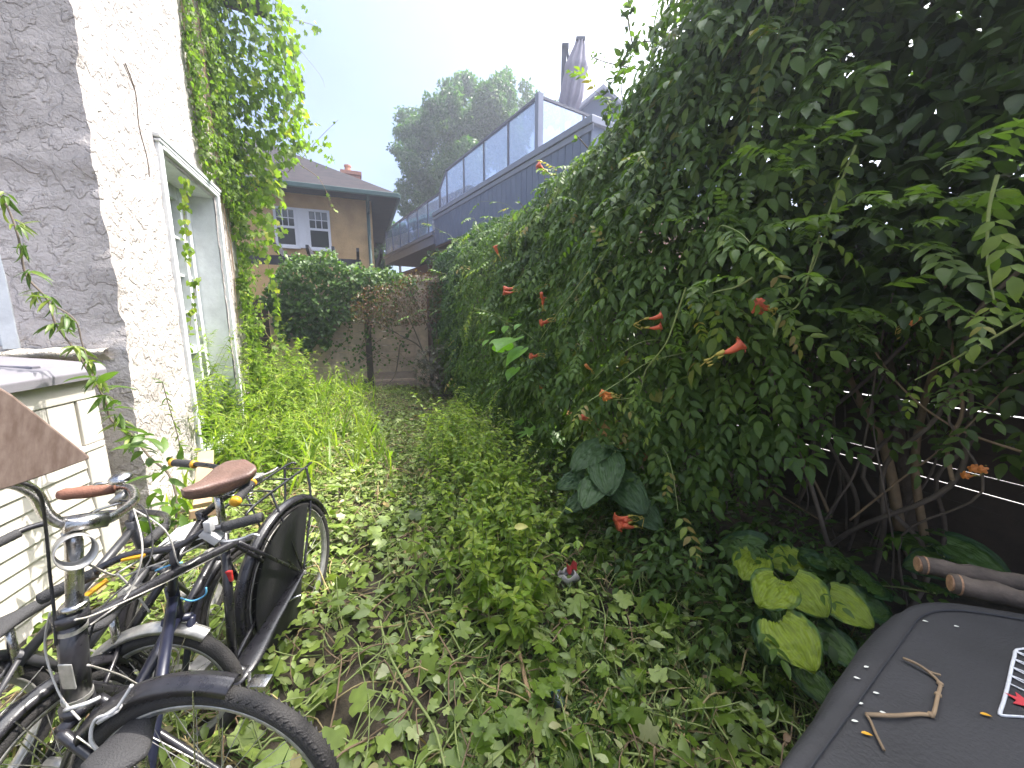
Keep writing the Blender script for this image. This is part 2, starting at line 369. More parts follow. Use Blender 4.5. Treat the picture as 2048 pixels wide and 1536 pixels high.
M['tan_stucco'] = stucco('tan_roughcast', (.62, .42, .21), (.46, .30, .16), 2.0, .3)
M['white_paint'] = flat('weathered_white_paint', (.68, .70, .71), .55, bump=.25, bscale=30, var=.16, vscale=7)
M['dark_paint'] = flat('dark_painted_timber', (.045, .045, .06), .6, bump=.2, var=.3)

# ================================================================== STUCCO HOUSE (left)
CU, CW = uv_of(atZ(310, 1085, 0.0)); CU = -1.49; CW = 3.42
WALL_END = 3.05
house = empty('stucco_house', 'old house with peeling white stucco walls and white door on the left of the yard', 'house', U(CU, CW))
def corner_off(z):
    q = np.stack([np.zeros_like(z), z*2.2, z*0+5], -1)
    hA = .022*fbm(q, 3.2, 21, 4); hB = .026*fbm(q, 2.6, 22, 4)
    bump = .05*np.exp(-((z-2.62)/.13)**2)
    return hA, hB+bump
def face_white(s0, s1, z0, z1, st=.028):
    s = np.linspace(s0, s1, max(2, int((s1-s0)/st))); z = np.linspace(z0, z1, max(2, int((z1-z0)/st)))
    S, Z = np.meshgrid(s, z); hA, hB = corner_off(Z.ravel()); f = np.exp(-(S.ravel()/.10)**1.3)
    q = np.stack([S.ravel(), Z.ravel(), S.ravel()*0], -1)
    h = (.010*fbm(q, 4, 5, 4)+.006*vnoise(q, 14, 8))*(1-f)+hA*f
    P = AN*(CU+h)[:, None]+AW*(CW+S.ravel()-hB*f)[:, None]; P[:, 2] = Z.ravel()
    return P.reshape(*S.shape, 3)
def face_grey(q0, q1, z0, z1, st=.022):
    s = np.linspace(q0, q1, max(2, int((q1-q0)/st))); z = np.linspace(z0, z1, max(2, int((z1-z0)/st)))
    S, Z = np.meshgrid(s, z); hA, hB = corner_off(Z.ravel()); f = np.exp(-(S.ravel()/.10)**1.3)
    q = np.stack([S.ravel(), Z.ravel(), S.ravel()*0+9], -1)
    ledge = .045*np.exp(-((Z.ravel()-2.60-.12*vnoise(q, 1.7, 3))/.07)**2)*(vnoise(q, 5, 31)*.5+.7)   # lumpy ledge across the wall
    h = (.012*fbm(q, 3.5, 6, 4)+.009*np.abs(fbm(q, 11, 9, 2)))*(1-f)+ledge*(1-f)+hB*f
    P = AN*(CU-S.ravel()+hA*f)[:, None]+AW*(CW-h)[:, None]; P[:, 2] = Z.ravel()
    return P.reshape(*S.shape, 3)
def wall_hit(px, py, off=0.0):
    p = atU(px, py, CU+off); return float(p@AW)-CW, float(p[2])
s_n, z_n = wall_hit(313, 262); s_f, z_f = wall_hit(432, 418)
DS0, DS1, DZ1, DZ0 = s_n+.0, s_f, (z_n+z_f)/2, .28
print('door', s_n, z_n, s_f, z_f)
mb = MB()
mb.grid(face_white(0, DS0+.03, -.1, 6.0)); mb.grid(face_white(DS0+.03, DS1-.03, DZ1-.03, 6.0)); mb.grid(face_white(DS0+.03, DS1-.03, -.1, DZ0)); mb.grid(face_white(DS1-.03, WALL_END, -.1, 6.0))
mb.build('wall', M['stucco'], house, True)
WQ0, WQ1, WZ0, WZ1 = .52, 1.5, 1.44, 2.42
mb = MB()
for a in ((0, WQ0, -.1, 6), (WQ0, WQ1, WZ1, 6), (WQ0, WQ1, -.1, WZ0), (WQ1, 2.6, -.1, 6)):
    g = face_grey(*a); mb.grid(g[:, ::-1])
mb.build('wall', M['stucco'], house, True)
mb = MB(); mb.ubox(CU-6, CU-2.55, CW+.02, CW+WALL_END, -.1, 6); mb.ubox(CU-2.6, CU-.5, CW+.3, CW+WALL_END-.012, -.1, 5.99); mb.ubox(CU-.5, CU-.03, CW+WALL_END-.3, CW+WALL_END-.012, -.1, 5.9)
mb.ubox(CU-.5, CU-.03, CW+.05, CW+DS0-.06, -.1, 5.9)
mb.build('wall_core', M['stucco'], house)
# window in the shaded gable wall
mb = MB()
mb.ubox(CU-WQ0-.07, CU-WQ0+.01, CW-.01, CW+.16, WZ0-.02, WZ1+.02); mb.ubox(CU-WQ1, CU-WQ0-.07, CW-.012, CW+.16, WZ1-.07, WZ1+.02)
mb.ubox(CU-WQ1, CU-WQ0-.07, CW+.03, CW+.16, WZ0, WZ0+.06); mb.ubox(CU-WQ1, CU-WQ0-.07, CW+.06, CW+.12, WZ0+.44, WZ0+.48)
win = mb.build('window', M['white_paint'], house, bevel=.004)
mb = MB(); mb.ubox(CU-WQ1, CU-WQ0-.07, CW+.10, CW+.105, WZ0+.06, WZ1-.07)
M['glass_dark'] = flat('window_glass', (.03, .035, .04), .06, spec=.8)
mb.build('pane', M['glass_dark'], win)
# crumbling sill
s = np.linspace(.08, 1.6, 60); pr = [(0, .0), (.07, -.01), (.085, -.03), (.075, -.055), (.02, -.075), (0, -.09)]
G = np.array([[U(CU-q, CW-dx*(1+.5*vnoise([[q, dz, 1]], 9, 3)[0])-.012, WZ0-.02+dz+.015*vnoise([[q, dz, 5]], 12, 4)[0]) for dx, dz in pr] for q in s])
mb = MB(); mb.grid(G); mb.build('window_sill', stucco('crumbling_sill', (.66, .60, .52), (.45, .38, .30), 1.6), house, True)
# door: casing, deep reveal, sidelight stiles, glazed leaf
RD = .30
door = empty('door', None, None, (0, 0, 0)); door.parent = house; door.location = -house.location
mb = MB()
mb.ubox(CU-.01, CU+.028, CW+DS0-.065, CW+DS0, DZ0-.1, DZ1+.065); mb.ubox(CU-.01, CU+.035, CW+DS1, CW+DS1+.065, DZ0-.1, DZ1+.065)
mb.ubox(CU-.01, CU+.035, CW+DS0+.001, CW+DS1-.001, DZ1, DZ1+.065); mb.ubox(CU-.01, CU+.05, CW+DS0-.09, CW+DS1+.09, DZ1+.067, DZ1+.10); mb.ubox(CU-.01, CU+.042, CW+DS0-.08, CW+DS1+.08, DZ1+.035, DZ1+.055)
mb.build('casing', M['white_paint'], door, bevel=.006)
mb = MB()
mb.ubox(CU-RD, CU-.012, CW+DS0-.02, CW+DS0+.02, DZ0, DZ1); mb.ubox(CU-RD, CU-.012, CW+DS1-.02, CW+DS1+.02, DZ0, DZ1)
mb.ubox(CU-RD, CU-.014, CW+DS0+.021, CW+DS1-.021, DZ1-.03, DZ1+.02); mb.ubox(CU-RD, CU+.05, CW+DS0-.02, CW+DS1+.02, DZ0-.06, DZ0)
mb.build('reveal', M['white_paint'], door, bevel=.004)
mb = MB(); L_ = DS1-DS0; a0 = DS0+.02; a1 = DS1-.02
for x0, x1, o in ((a0, a0+.16, 0), (a1-.10, a1, 0), (a0+.34, a0+.40, .01), (a1-.32, a1-.26, .01)):
    mb.ubox(CU-RD-.03, CU-RD+.05+o, CW+x0, CW+x1, DZ0, DZ1-.03)
for z0, z1 in ((DZ0, DZ0+.22), (DZ1-.16, DZ1-.03), (DZ0+.95, DZ0+1.03)):
    mb.ubox(CU-RD-.028, CU-RD+.045, CW+a0+.16, CW+a1-.10, z0, z1)
mb.build('door_leaf', M['white_paint'], door, bevel=.005)
mb = MB()
for z in np.linspace(DZ0+.22, DZ1-.16, 7)[1:-1]: mb.ubox(CU-RD-.01, CU-RD+.02, CW+a0+.16, CW+a1-.1, z-.012, z+.012)
for q in (a0+.24, a1-.19, (a0+a1)/2): mb.ubox(CU-RD-.012, CU-RD+.018, CW+q-.01, CW+q+.01, DZ0+.22, DZ1-.16)
mb.build('muntins', M['white_paint'], door)
M['glass_pale'] = flat('door_glass', (.18, .20, .19), .08, spec=.9, var=.3)
mb = MB(); mb.ubox(CU-RD-.02, CU-RD-.014, CW+a0+.16, CW+a1-.1, DZ0+.2, DZ1-.14); mb.build('glass', M['glass_pale'], door)
M['brass'] = flat('dull_metal_knob', (.35, .30, .25), .4, 1)
mb = MB(); mb.lathe(U(CU-RD+.05, CW+a0+.07, DZ0+1.02), AN, [(0, .012), (.02, .01), (.03, .026), (.05, .03), (.065, .02), (.07, 0)], 14); mb.build('knob', M['brass'], door, True)
mb = MB(); mb.lathe(U(CU-RD+.05, CW+a0+.07, DZ0+1.22), AN, [(0, .024), (.012, .024), (.014, .012), (.03, .01), (.03, 0)], 14); mb.build('lock', M['brass'], door, True)
# roof eave with dark soffit
et = atW(528, 36, CW+WALL_END+.55)
eu, ez = float(et@AN), float(et[2])
mb = MB(); mb.ubox(CU-3, eu, CW-1.0, CW+WALL_END+.55, ez+.16, ez+.34); mb.ubox(eu-.30, eu+.03, CW-1.0, CW+WALL_END+.56, ez, ez+.157); mb.ubox(CU-3, eu-.03, CW+WALL_END+.50, CW+WALL_END+.56, ez+.01, ez+.19)
mb.build('roof_eave', M['dark_paint'], house)
mb = MB(); mb.tube(spline([U(CU+.02, CW+.55, 3.45), U(CU+.03, CW+.62, 3.3), U(CU+.03, CW+.60, 3.05), U(CU+.03, CW+.66, 2.85), U(CU+.02, CW+.68, 2.72)]), [.004]*33, 5); mb.tube(spline([U(CU+.03, CW+.62, 3.3), U(CU+.03, CW+.5, 3.42)]), .003, 5)
mb.build('dead_tendril', M['bark'], house)

# ================================================================== SHED
SC = np.array([-2.58, 2.33, 0]); sdir = np.array([.223, -1.0, 0]); sdir /= np.linalg.norm(sdir); sn = np.array([-sdir[1], sdir[0], 0])
if sn[0] < 0: sn = -sn
sw = -sn   # into the shed
Z3 = np.array([0, 0, 1.0])
def SP(t, d, z): return SC+sdir*t+sn*d+Z3*z
shed = empty('storage_shed', 'low cream resin storage shed with grey ribbed lid against the house wall', 'shed', SC)
M['resin'] = flat('cream_resin', (.52, .49, .44), .5, bump=.08, bscale=120, var=.06)
M['resin_grey'] = flat('grey_resin', (.21, .20, .225), .5, bump=.08, bscale=120, var=.08)
L_s = 2.2; HB = 1.26
mb = MB()
def sbox(mb, t0, t1, d0, d1, z0, z1): mb.box(SP((t0+t1)/2, (d0+d1)/2, (z0+z1)/2), (t1-t0, d1-d0, z1-z0), (sdir, sn, Z3))
sbox(mb, 0.0, L_s, -.9, -.012, 0, HB)
mb.build('body', M['resin'], shed)
mb = MB(); n = 9
for i in range(n):
    z0 = .02+i*.088; p = [SP(.13, 0, z0), SP(.13, -.012, z0+.084), SP(L_s, -.012, z0+.084), SP(L_s, 0, z0)]
    q = [x-sn*.02 for x in p]; mb.add(p+q, [(0, 1, 2, 3), (0, 3, 7, 4), (1, 5, 6, 2), (0, 4, 5, 1)])
mb.build('lap_siding', M['resin'], shed)
mb = MB()
for i in range(12):
    t0 = .14+i*.175; sbox(mb, t0, t0+.169, -.03, .0, .86, 1.13)
mb.build('upright_panel', M['resin'], shed, bevel=.004)
mb = MB(); sbox(mb, -.01, L_s, -.03, .012, .82, .857); sbox(mb, -.01, L_s, -.03, .008, 1.134, 1.25); mb.build('belt_rail', M['resin'], shed, bevel=.006)
mb = MB(); sbox(mb, -.02, .125, -.035, .006, 0, .818); sbox(mb, -.02, .125, -.035, .005, .86, 1.131); sbox(mb, -.03, -.0, -.9, -.036, 0, HB); mb.build('corner_post', M['resin'], shed, bevel=.006)
mb = MB()
lid = []
prof = [(.055, 1.255), (.06, 1.30), (.04, 1.335), (-.2, 1.365), (-.55, 1.40), (-.95, 1.42), (-.95, 1.36), (-.02, 1.255)]
G = np.array([[SP(t, d, z) for d, z in prof+[prof[0]]] for t in (-.045, L_s)]); mb.grid(G[:, ::-1]); mb.add([SP(-.045, d, z) for d, z in prof], [tuple(range(len(prof)))])
for i, t in enumerate(np.arange(.28, 2.2, .26)):
    for k in range(1):
        a = SP(t, -.03-.0*i, 1.347); c = SP(t, -.9, 1.425); mb.bar(a, c, .05, .02)
mb.build('lid', M['resin_grey'], shed, bevel=.005)

# ================================================================== BOARD over the bicycle
m, nt, b_ = newmat('brown_woodgrain'); N = nt.nodes
tc = N.new('ShaderNodeTexCoord'); mp = N.new('ShaderNodeMapping'); mp.inputs['Rotation'].default_value = (0, 0, math.radians(-63)); mp.inputs['Scale'].default_value = (4, 90, 30)
n1 = N.new('ShaderNodeTexNoise'); n1.inputs['Scale'].default_value = 1; n1.inputs['Detail'].default_value = 8; n1.inputs['Roughness'].default_value = .6
nt.links.new(tc.outputs['Object'], mp.inputs[0]); nt.links.new(mp.outputs[0], n1.inputs['Vector'])
r = N.new('ShaderNodeValToRGB'); r.color_ramp.elements[0].position = .35; r.color_ramp.elements[0].color = (.20, .14, .115, 1); r.color_ramp.elements[1].position = .65; r.color_ramp.elements[1].color = (.31, .235, .20, 1)
nt.links.new(n1.outputs['Fac'], r.inputs['Fac']); nt.links.new(r.outputs[0], b_.inputs['Base Color']); b_.inputs['Roughness'].default_value = .45
M['woodgrain'] = m
# ---- back house
def Ux(u, w, z): return U(u, w, z)
bh = empty('tan_house', 'tan roughcast house with grey hip roof and white sash windows beyond the back fence', 'house', U(-3, 15))
HW0, HU1 = 14.0, .62
mb = MB(); mb.ubox(-8, HU1, HW0, HW0+8, 0, 5.55); mb.build('wall', M['tan_stucco'], bh)
m, nt, b_ = newmat('grey_shingles'); N = nt.nodes
tc = N.new('ShaderNodeTexCoord'); br = N.new('ShaderNodeTexBrick'); br.inputs['Scale'].default_value = 3.6; br.inputs['Brick Width'].default_value = .9; br.inputs['Row Height'].default_value = .42; br.inputs['Mortar Size'].default_value = .025
br.inputs['Color1'].default_value = (.055, .048, .052, 1); br.inputs['Color2'].default_value = (.036, .034, .04, 1); br.inputs['Mortar'].default_value = (.05, .045, .05, 1)
mp = N.new('ShaderNodeMapping'); mp.inputs['Rotation'].default_value = (0, 0, math.radians(-21.5)); nt.links.new(tc.outputs['Object'], mp.inputs[0]); nt.links.new(mp.outputs[0], br.inputs['Vector'])
nt.links.new(br.outputs['Color'], b_.inputs['Base Color']); b_.inputs['Roughness'].default_value = .95; b_.inputs['Specular IOR Level'].default_value = .05
M['shingle'] = m
EO = .75; ez0 = 5.40; rz = 8.1
e0 = Ux(-9, HW0-EO, ez0); e1 = Ux(HU1+EO, HW0-EO, ez0); e2 = Ux(HU1+EO, HW0+8+EO, ez0); e3 = Ux(-9, HW0+8+EO, ez0); r0 = Ux(-9, HW0+4, rz); r1 = Ux(-3.0, HW0+4, rz)
mb = MB(); dz = Z3*.10
mb.add([e0, e1, e2, e3, r0, r1, e0+dz, e1+dz, e2+dz, e3+dz, r0+dz, r1+dz], [(6, 7, 11, 10), (7, 8, 11), (8, 9, 10, 11), (0, 1, 7, 6), (1, 2, 8, 7), (0, 3, 2, 1)])
roof = mb.build('roof', M['shingle'], bh)
M['green_trim'] = flat('dark_green_trim', (.04, .085, .085), .5, var=.2)
mb = MB(); mb.ubox(-9, HU1+EO+.05, HW0-EO-.10, HW0-EO-.002, ez0-.05, ez0+.09); mb.ubox(HU1+EO+.002, HU1+EO+.1, HW0-EO, HW0+8, ez0-.05, ez0+.09)
mb.build('gutter', M['green_trim'], bh, bevel=.02)
mb = MB(); mb.tube([Ux(HU1-.12, HW0-.09, 5.35), Ux(HU1-.12, HW0-.09, 0)], .05, 10); mb.tube([Ux(HU1-.12, HW0-EO, ez0), Ux(HU1-.12, HW0-.3, 5.25), Ux(HU1-.12, HW0-.09, 5.0)], .05, 8); mb.build('downpipe', M['green_trim'], bh, True)
M['brick'] = flat('chimney_brick', (.36, .17, .12), .9, var=.3, vscale=12)
cp_ = atW(702, 348, HW0+5.2); cu_, _ = uv_of(cp_); zt = cp_[2]
mb = MB(); mb.ubox(cu_-.35, cu_+.35, HW0+4.9, HW0+5.5, 6, zt-.12); mb.ubox(cu_-.42, cu_+.42, HW0+4.83, HW0+5.57, zt-.118, zt+.02); mb.build('chimney', M['brick'], bh)
mb = MB(); mb.lathe(U(cu_-.12, HW0+5.2, zt+.02), Z3, [(0, .14), (.22, .12), (.24, .15), (.3, .15)], 12); mb.build('chimney_pot', flat('terracotta', (.45, .22, .14), .8), bh)
M['white_trim'] = flat('white_window_trim', (.66, .67, .72), .5, var=.05)
def house_window(x0, x1, y0, y1):
    a = atW(x0, y0, HW0); c = atW(x1, y1, HW0); u0 = float(a@AN); u1 = float(c@AN); z1 = a[2]; z0 = c[2]; f = .07
    mb = MB(); w0 = HW0-.05
    mb.ubox(u0, u0+f, w0, HW0+.05, z0, z1); mb.ubox(u1-f, u1, w0, HW0+.05, z0, z1); mb.ubox(u0+f, u1-f, w0, HW0+.05, z1-f, z1); mb.ubox(u0-.05, u1+.05, w0-.06, HW0+.05, z0-.07, z0-.002)
    mb.ubox(u0+f, u1-f, w0, HW0+.05, z0, z0+f*.7)
    wn = mb.build('window', M['white_trim'], bh)
    zm = (z0+z1)/2; mb = MB(); mb.ubox(u0+f, u1-f, w0+.03, HW0+.0, zm-.035, zm+.035)
    for k in (1, 2):
        uu = u0+f+(u1-u0-2*f)*k/3; mb.ubox(uu-.012, uu+.012, w0+.034, HW0-.004, zm+.035, z1-f)
    mb.ubox(u0+f, u1-f, w0+.036, HW0-.006, (zm+z1)/2-.03, (zm+z1)/2-.006)
    mb.build('sash', M['white_trim'], wn)
    mb = MB(); mb.ubox(u0+f, u1-f, HW0-.010, HW0-.006, z0+f*.7, z1-f); mb.build('pane', M['glass_dark'], wn)
    return u0, u1, z0, z1
A_ = house_window(612, 664, 418, 500); B_ = house_window(545, 598, 412, 494)
mb = MB(); mb.ubox(B_[1]+.003, A_[0]-.003, HW0-.035, HW0+.02, A_[2], A_[3]); mb.build('window_mullion', M['white_trim'], bh)
g_ = atW(520, 600, HW0); 
mb = MB(); mb.ubox(-3.9, -1.6, HW0-.12, HW0+.02, 2.02, 2.10); mb.build('ledge', M['white_trim'], bh)

# ---- pergola
pg = empty('pergola', 'dark timber pergola with projecting rafter ends behind the back fence', 'pergola', U(-1, 10.3))
mb = MB(); pz = atW(740, 527, 10.4)[2]
mb.ubox(-6, .15, 10.35, 10.43, pz-.13, pz+.07); mb.build('beam', M['dark_paint'], pg)
for x in (555, 618, 668, 716, 762):
    q = atW(x, 512, 10.0); uu = float(q@AN); mb = MB()
    mb.add([U(uu-.03+dx, w_, z_) for dx in (0, .06) for w_, z_ in ((9.75, pz+.16), (9.75, pz+.24), (12.5, pz+.24), (12.5, pz+.08), (9.95, pz+.08))], [(0, 1, 2, 3, 4), (9, 8, 7, 6, 5), (0, 5, 6, 1), (1, 6, 7, 2), (3, 8, 9, 4), (4, 9, 5, 0), (2, 7, 8, 3)])
    mb.build('rafter', M['dark_paint'], pg)
for uu in (-4.2, .05):
    mb = MB(); mb.ubox(uu-.06, uu+.06, 10.44, 10.56, 0, pz); mb.build('post', M['dark_paint'], pg)

# ---- back fence
FW = 9.15
fb = empty('back_fence', 'pinkish brown board fence across the far end of the yard, gap under its right panel', 'fence', U(-.5, FW))
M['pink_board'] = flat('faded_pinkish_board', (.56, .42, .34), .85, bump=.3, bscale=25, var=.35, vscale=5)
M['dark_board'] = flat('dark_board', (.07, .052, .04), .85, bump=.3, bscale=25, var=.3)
def ufu(px, w, py=700): return float(atW(px, py, w)@AN)
u0, u1, u2, u3 = ufu(545, FW), ufu(738, FW), ufu(832, FW), ufu(848, FW)
for a, c, zb in ((u0, u1-.07, .30), (u1+.07, u2, .44)):
    mb = MB()
    for k in range(13):
        z = zb+k*.152; mb.ubox(a, c, FW-.011+(k % 2)*.002, FW+.011, z, z+.146)
    mb.build('panel', M['pink_board'], fb, bevel=.003)
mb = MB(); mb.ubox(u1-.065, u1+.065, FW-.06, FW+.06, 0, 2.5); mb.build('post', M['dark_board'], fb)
mb = MB(); mb.ubox(u2+.003, u3+.10, FW-.03, FW+.06, 0, 2.6); mb.build('post', M['pink_board'], fb)
mb = MB(); mb.ubox(u1-.5, u3+.4, FW-.055, FW-.013, 2.46, 2.58); mb.build('rail', M['pink_board'], fb); mb = MB(); mb.ubox(u1+.07, u3+.3, FW-.05, FW-.015, .22, .27); mb.build('rail', M['pink_board'], fb)
mb = MB()
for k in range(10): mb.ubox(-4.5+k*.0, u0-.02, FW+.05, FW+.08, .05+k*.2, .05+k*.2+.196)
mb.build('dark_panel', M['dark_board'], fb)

# ---- right fence with light gaps
RF = empty('slat_fence', 'tall dark horizontal slat fence behind the trumpet vine, daylight through its gaps', 'fence', U(3.62, 3))
FU = 3.62; gaps = {.52: .008, .63: .006, 1.035: .009, 1.29: .004, .415: .003}
mb = MB(); z = .0; levels = sorted(gaps); edges = [0.04]
for g in levels: edges.append(g)
zz = .04
zs = [-.25, .0, .16, .29, .415, .52, .63, .77, .90, 1.035, 1.165, 1.29, 1.42, 1.55, 1.68, 1.81, 1.94, 2.07, 2.2]
for i in range(len(zs)-1):
    g = gaps.get(zs[i+1], .0006)
    tilt = .0
    mb.ubox(FU, FU+.02, -2, 9.4, zs[i]+.0003, zs[i+1]-g)
mb.build('slats', M['dark_board'], RF)
for w_ in (-1.4, .55, 2.45, 4.4, 6.3, 8.2):
    mb = MB(); mb.ubox(FU-.09, FU-.002, w_-.045, w_+.045, 0, 2.25); mb.build('post', M['dark_board'], RF)
mb = MB(); mb.ubox(3.8, 12, -6, 12, -.02, .03); 
tag(mb.build('neighbour_paving', flat('pale_paving', (.62, .61, .58), .8, var=.1), None), kind='structure')
b2 = MB(); 
# small planks leaning in the vine
bd = empty('broken_pallet', 'broken reddish timber pallet lying half hidden under the trumpet vine', 'pallet', U(2.0, 3.9))
M['orange_wood'] = flat('orange_brown_plank', (.36, .18, .07), .7, bump=.3, bscale=30, var=.35)
def GP(px, py, z): return atZ(px, py, z)
mb = MB(); mb.bar(atU(1085, 805, 1.9), atU(1185, 850, 1.9), .10, .03); mb.build('plank', M['orange_wood'], bd)
mb = MB(); mb.bar(atU(1150, 850, 1.95), atU(1250, 885, 1.95), .11, .025); mb.build('plank', M['orange_wood'], bd)
mb = MB(); mb.box(atU(1205, 858, 1.82), (.16, .03, .15), (AW, AN, Z3)); mb.build('end_block', flat('fresh_cut_wood', (.55, .31, .11), .7, var=.3, vscale=14), bd)
mb = MB(); mb.bar(atU(1180, 888, 1.9), atU(1290, 915, 1.9), .05, .05); mb.build('batten', M['orange_wood'], bd)

# ================================================================== ROOF TERRACE (right background)
D0 = np.array([.48, 8.3, 0]); dd = np.array([-.545, .838, 0]); dn = np.array([.838, .545, 0])
def D(s, o, z): return D0+dd*s+dn*o+Z3*z
def dbox(mb, s0, s1, o0, o1, z0, z1): mb.box(D((s0+s1)/2, (o0+o1)/2, (z0+z1)/2), (s1-s0, o1-o0, z1-z0), (dd, dn, Z3))
M['navy'] = flat('slate_blue_siding', (.13, .16, .25), .6, var=.12)
M['navy_trim'] = flat('grey_trim', (.19, .21, .29), .5, var=.1)
M['dark_metal'] = flat('dark_rail_metal', (.075, .075, .10), .4, .3)
tb = empty('roof_terrace', 'slate blue clad roof terrace with glass balustrade above the hedge', 'terrace building', D(3, 2, 0))
SE = 5.35
mb = MB(); dbox(mb, -1.55, SE, .0, 6, 3.93, 4.80); mb.build('parapet', M['navy'], tb)
mb = MB(); s = -1.5
while s < SE-.05:
    dbox(mb, s, min(s+.188, SE), -.02, -.001, 3.91, 4.74); s += .2
mb.build('board_cladding', M['navy'], tb, bevel=.004)
mb = MB(); dbox(mb, -1.62, SE+.04, -.07, .35, 4.802, 4.92); dbox(mb, -1.62, -1.3, .36, 6, 4.802, 4.92); dbox(mb, -1.62, SE+.02, -.04, -.021, 4.69, 4.80); mb.build('coping', M['navy_trim'], tb, bevel=.01)
mb = MB(); dbox(mb, -1.5, 16, 1.2, 7, 0, 3.93); mb.build('lower_wall', flat('brown_red_wall', (.15, .085, .07), .9, var=.25), tb)
mb = MB(); dbox(mb, -1.5, SE, .02, 1.19, 3.86, 3.925); mb.build('soffit', flat('soffit_brown', (.13, .08, .07), .8), tb)
mb = MB(); dbox(mb, SE+.05, 11.1, -.02, 3, 4.0, 4.26); dbox(mb, SE+.05, 11.15, -.08, 3, 4.263, 4.36); mb.build('lower_deck', M['navy_trim'], tb)
m, nt, b_ = newmat('balustrade_glass'); N = nt.nodes
gl = N.new('ShaderNodeBsdfGlossy'); gl.inputs['Roughness'].default_value = .03; gl.inputs['Color'].default_value = (.8, .86, 1, 1)
trn = N.new('ShaderNodeBsdfTransparent'); trn.inputs['Color'].default_value = (.80, .87, .97, 1); ms = N.new('ShaderNodeMixShader'); ms.inputs[0].default_value = .30
df = N.new('ShaderNodeBsdfDiffuse'); df.inputs['Color'].default_value = (.45, .52, .68, 1); m2 = N.new('ShaderNodeMixShader'); m2.inputs[0].default_value = .22
nt.links.new(trn.outputs[0], ms.inputs[1]); nt.links.new(gl.outputs[0], ms.inputs[2]); nt.links.new(ms.outputs[0], m2.inputs[1]); nt.links.new(df.outputs[0], m2.inputs[2]); nt.links.new(m2.outputs[0], N['Material Output'].inputs['Surface'])
M['bal_glass'] = m
def balus(s0, s1, n, zb, zt, tb, o=.06, start=True):
    L = (s1-s0)/n
    for i in range(n+1):
        mb = MB(); x = s0+i*L; dbox(mb, x-.022, x+.022, o-.022, o+.022, zb, zt-.05); mb.build('post', M['dark_metal'], tb)
        if i < n:
            mb = MB(); dbox(mb, x+.03, x+L-.03, o-.005, o+.005, zb+.07, zt-.055); mb.build('glass_panel', M['bal_glass'], tb)
    mb = MB(); dbox(mb, s0-.03, s1+.03, o-.035, o+.035, zt-.05, zt); dbox(mb, s0, s1, o-.02, o+.02, zb+.03, zb+.06); mb.build('handrail', M['dark_metal'], tb)
balus(0, 4.45, 4, 4.92, 5.93, tb)
balus(5.02, 11.05, 6, 4.38, 5.45, tb)
mb = MB(); dbox(mb, 5.6, 7.8, .9, .98, 4.37, 5.38); mb.build('tan_screen', flat('tan_privacy_screen', (.52, .38, .22), .8, var=.2), tb)
mb = MB(); a_ = [D(4.49, .055, 4.98), D(4.94, .055, 4.98), D(4.94, .055, 5.50), D(4.49, .055, 5.84)]; mb.add(a_+[p+dn*.01 for p in a_], [(0, 1, 2, 3), (7, 6, 5, 4)]); mb.build('glass_panel', M['bal_glass'], tb)
mb = MB(); dbox(mb, 4.96, 5.01, .035, .085, 4.4, 5.55); mb.bar(D(4.45, .06, 5.90), D(5.0, .06, 5.53), .045, .04); mb.build('step_rail', M['dark_metal'], tb)
# front return rail
def fbx(mb, o0, o1, z0, z1, s=0): mb.box(D(s, (o0+o1)/2, (z0+z1)/2), (.05, o1-o0, z1-z0), (dd, dn, Z3))
mb = MB(); fbx(mb, .12, 3.4, 5.88, 5.93); mb.build('handrail', M['dark_metal'], tb)
for o0, o1 in ((.14, 1.2), (1.28, 2.3), (2.36, 3.4)):
    mb = MB(); mb.box(D(0, (o0+o1)/2, 5.40), (.01, o1-o0, .94), (dd, dn, Z3)); mb.build('glass_panel', M['bal_glass'], tb)
for o in (1.24, 2.33): mb = MB(); mb.box(D(0, o, 5.40), (.04, .04, .96), (dd, dn, Z3)); mb.build('post', M['dark_metal'], tb)
mb = MB(); dbox(mb, -.06, .06, -.0, .12, 4.92, 5.96); mb.build('corner_post', M['navy_trim'], tb)
# gabled dormer on the terrace
ga = empty('gabled_stair_house', 'small grey gabled roof house rising behind the terrace railing', 'stair house', D(1.5, 4, 5))
q0 = atY(1200, 215, 10.4); gx_, gy_, gzv = q0
gb = gzv
apx = atY(1207, 167, 10.4); e_l = atY(1150, 216, 10.4); e_r = atY(1240, 215, 10.4)
def off(p, y): return np.array([p[0]*1.0, p[1]+y, p[2]])
mb = MB()
zl = e_l[2]; wl = (apx[0]-e_l[0])*.72
A0 = np.array([apx[0]-wl, 10.6, 5.2]); 
mb.add([(apx[0]-wl, 10.6, 5.2), (apx[0]+wl, 10.6, 5.2), (apx[0]+wl, 10.6, zl+.1), (apx[0], 10.6, apx[2]-.08), (apx[0]-wl, 10.6, zl+.1),
        (apx[0]-wl, 13, 5.2), (apx[0]+wl, 13, 5.2), (apx[0]+wl, 13, zl+.1), (apx[0], 13, apx[2]-.08), (apx[0]-wl, 13, zl+.1)], [(0, 1, 2, 3, 4), (9, 8, 7, 6, 5), (0, 4, 9, 5), (1, 6, 7, 2)])
mb.build('wall', M['navy_trim'], ga)
mb = MB()
wr = apx[0]-e_l[0]
for sg in (-1, 1):
    a = np.array([apx[0], 10.4, apx[2]]); c = np.array([apx[0]+sg*wr, 10.4, zl]); dn_ = np.array([0, 0, -.09])
    v = [a, c, c+dn_, a+dn_]; v2 = [p+np.array([0, 2.7, 0]) for p in v]
    mb.add(v+v2, [(0, 1, 2, 3), (7, 6, 5, 4), (0, 4, 5, 1), (2, 6, 7, 3), (1, 5, 6, 2)])
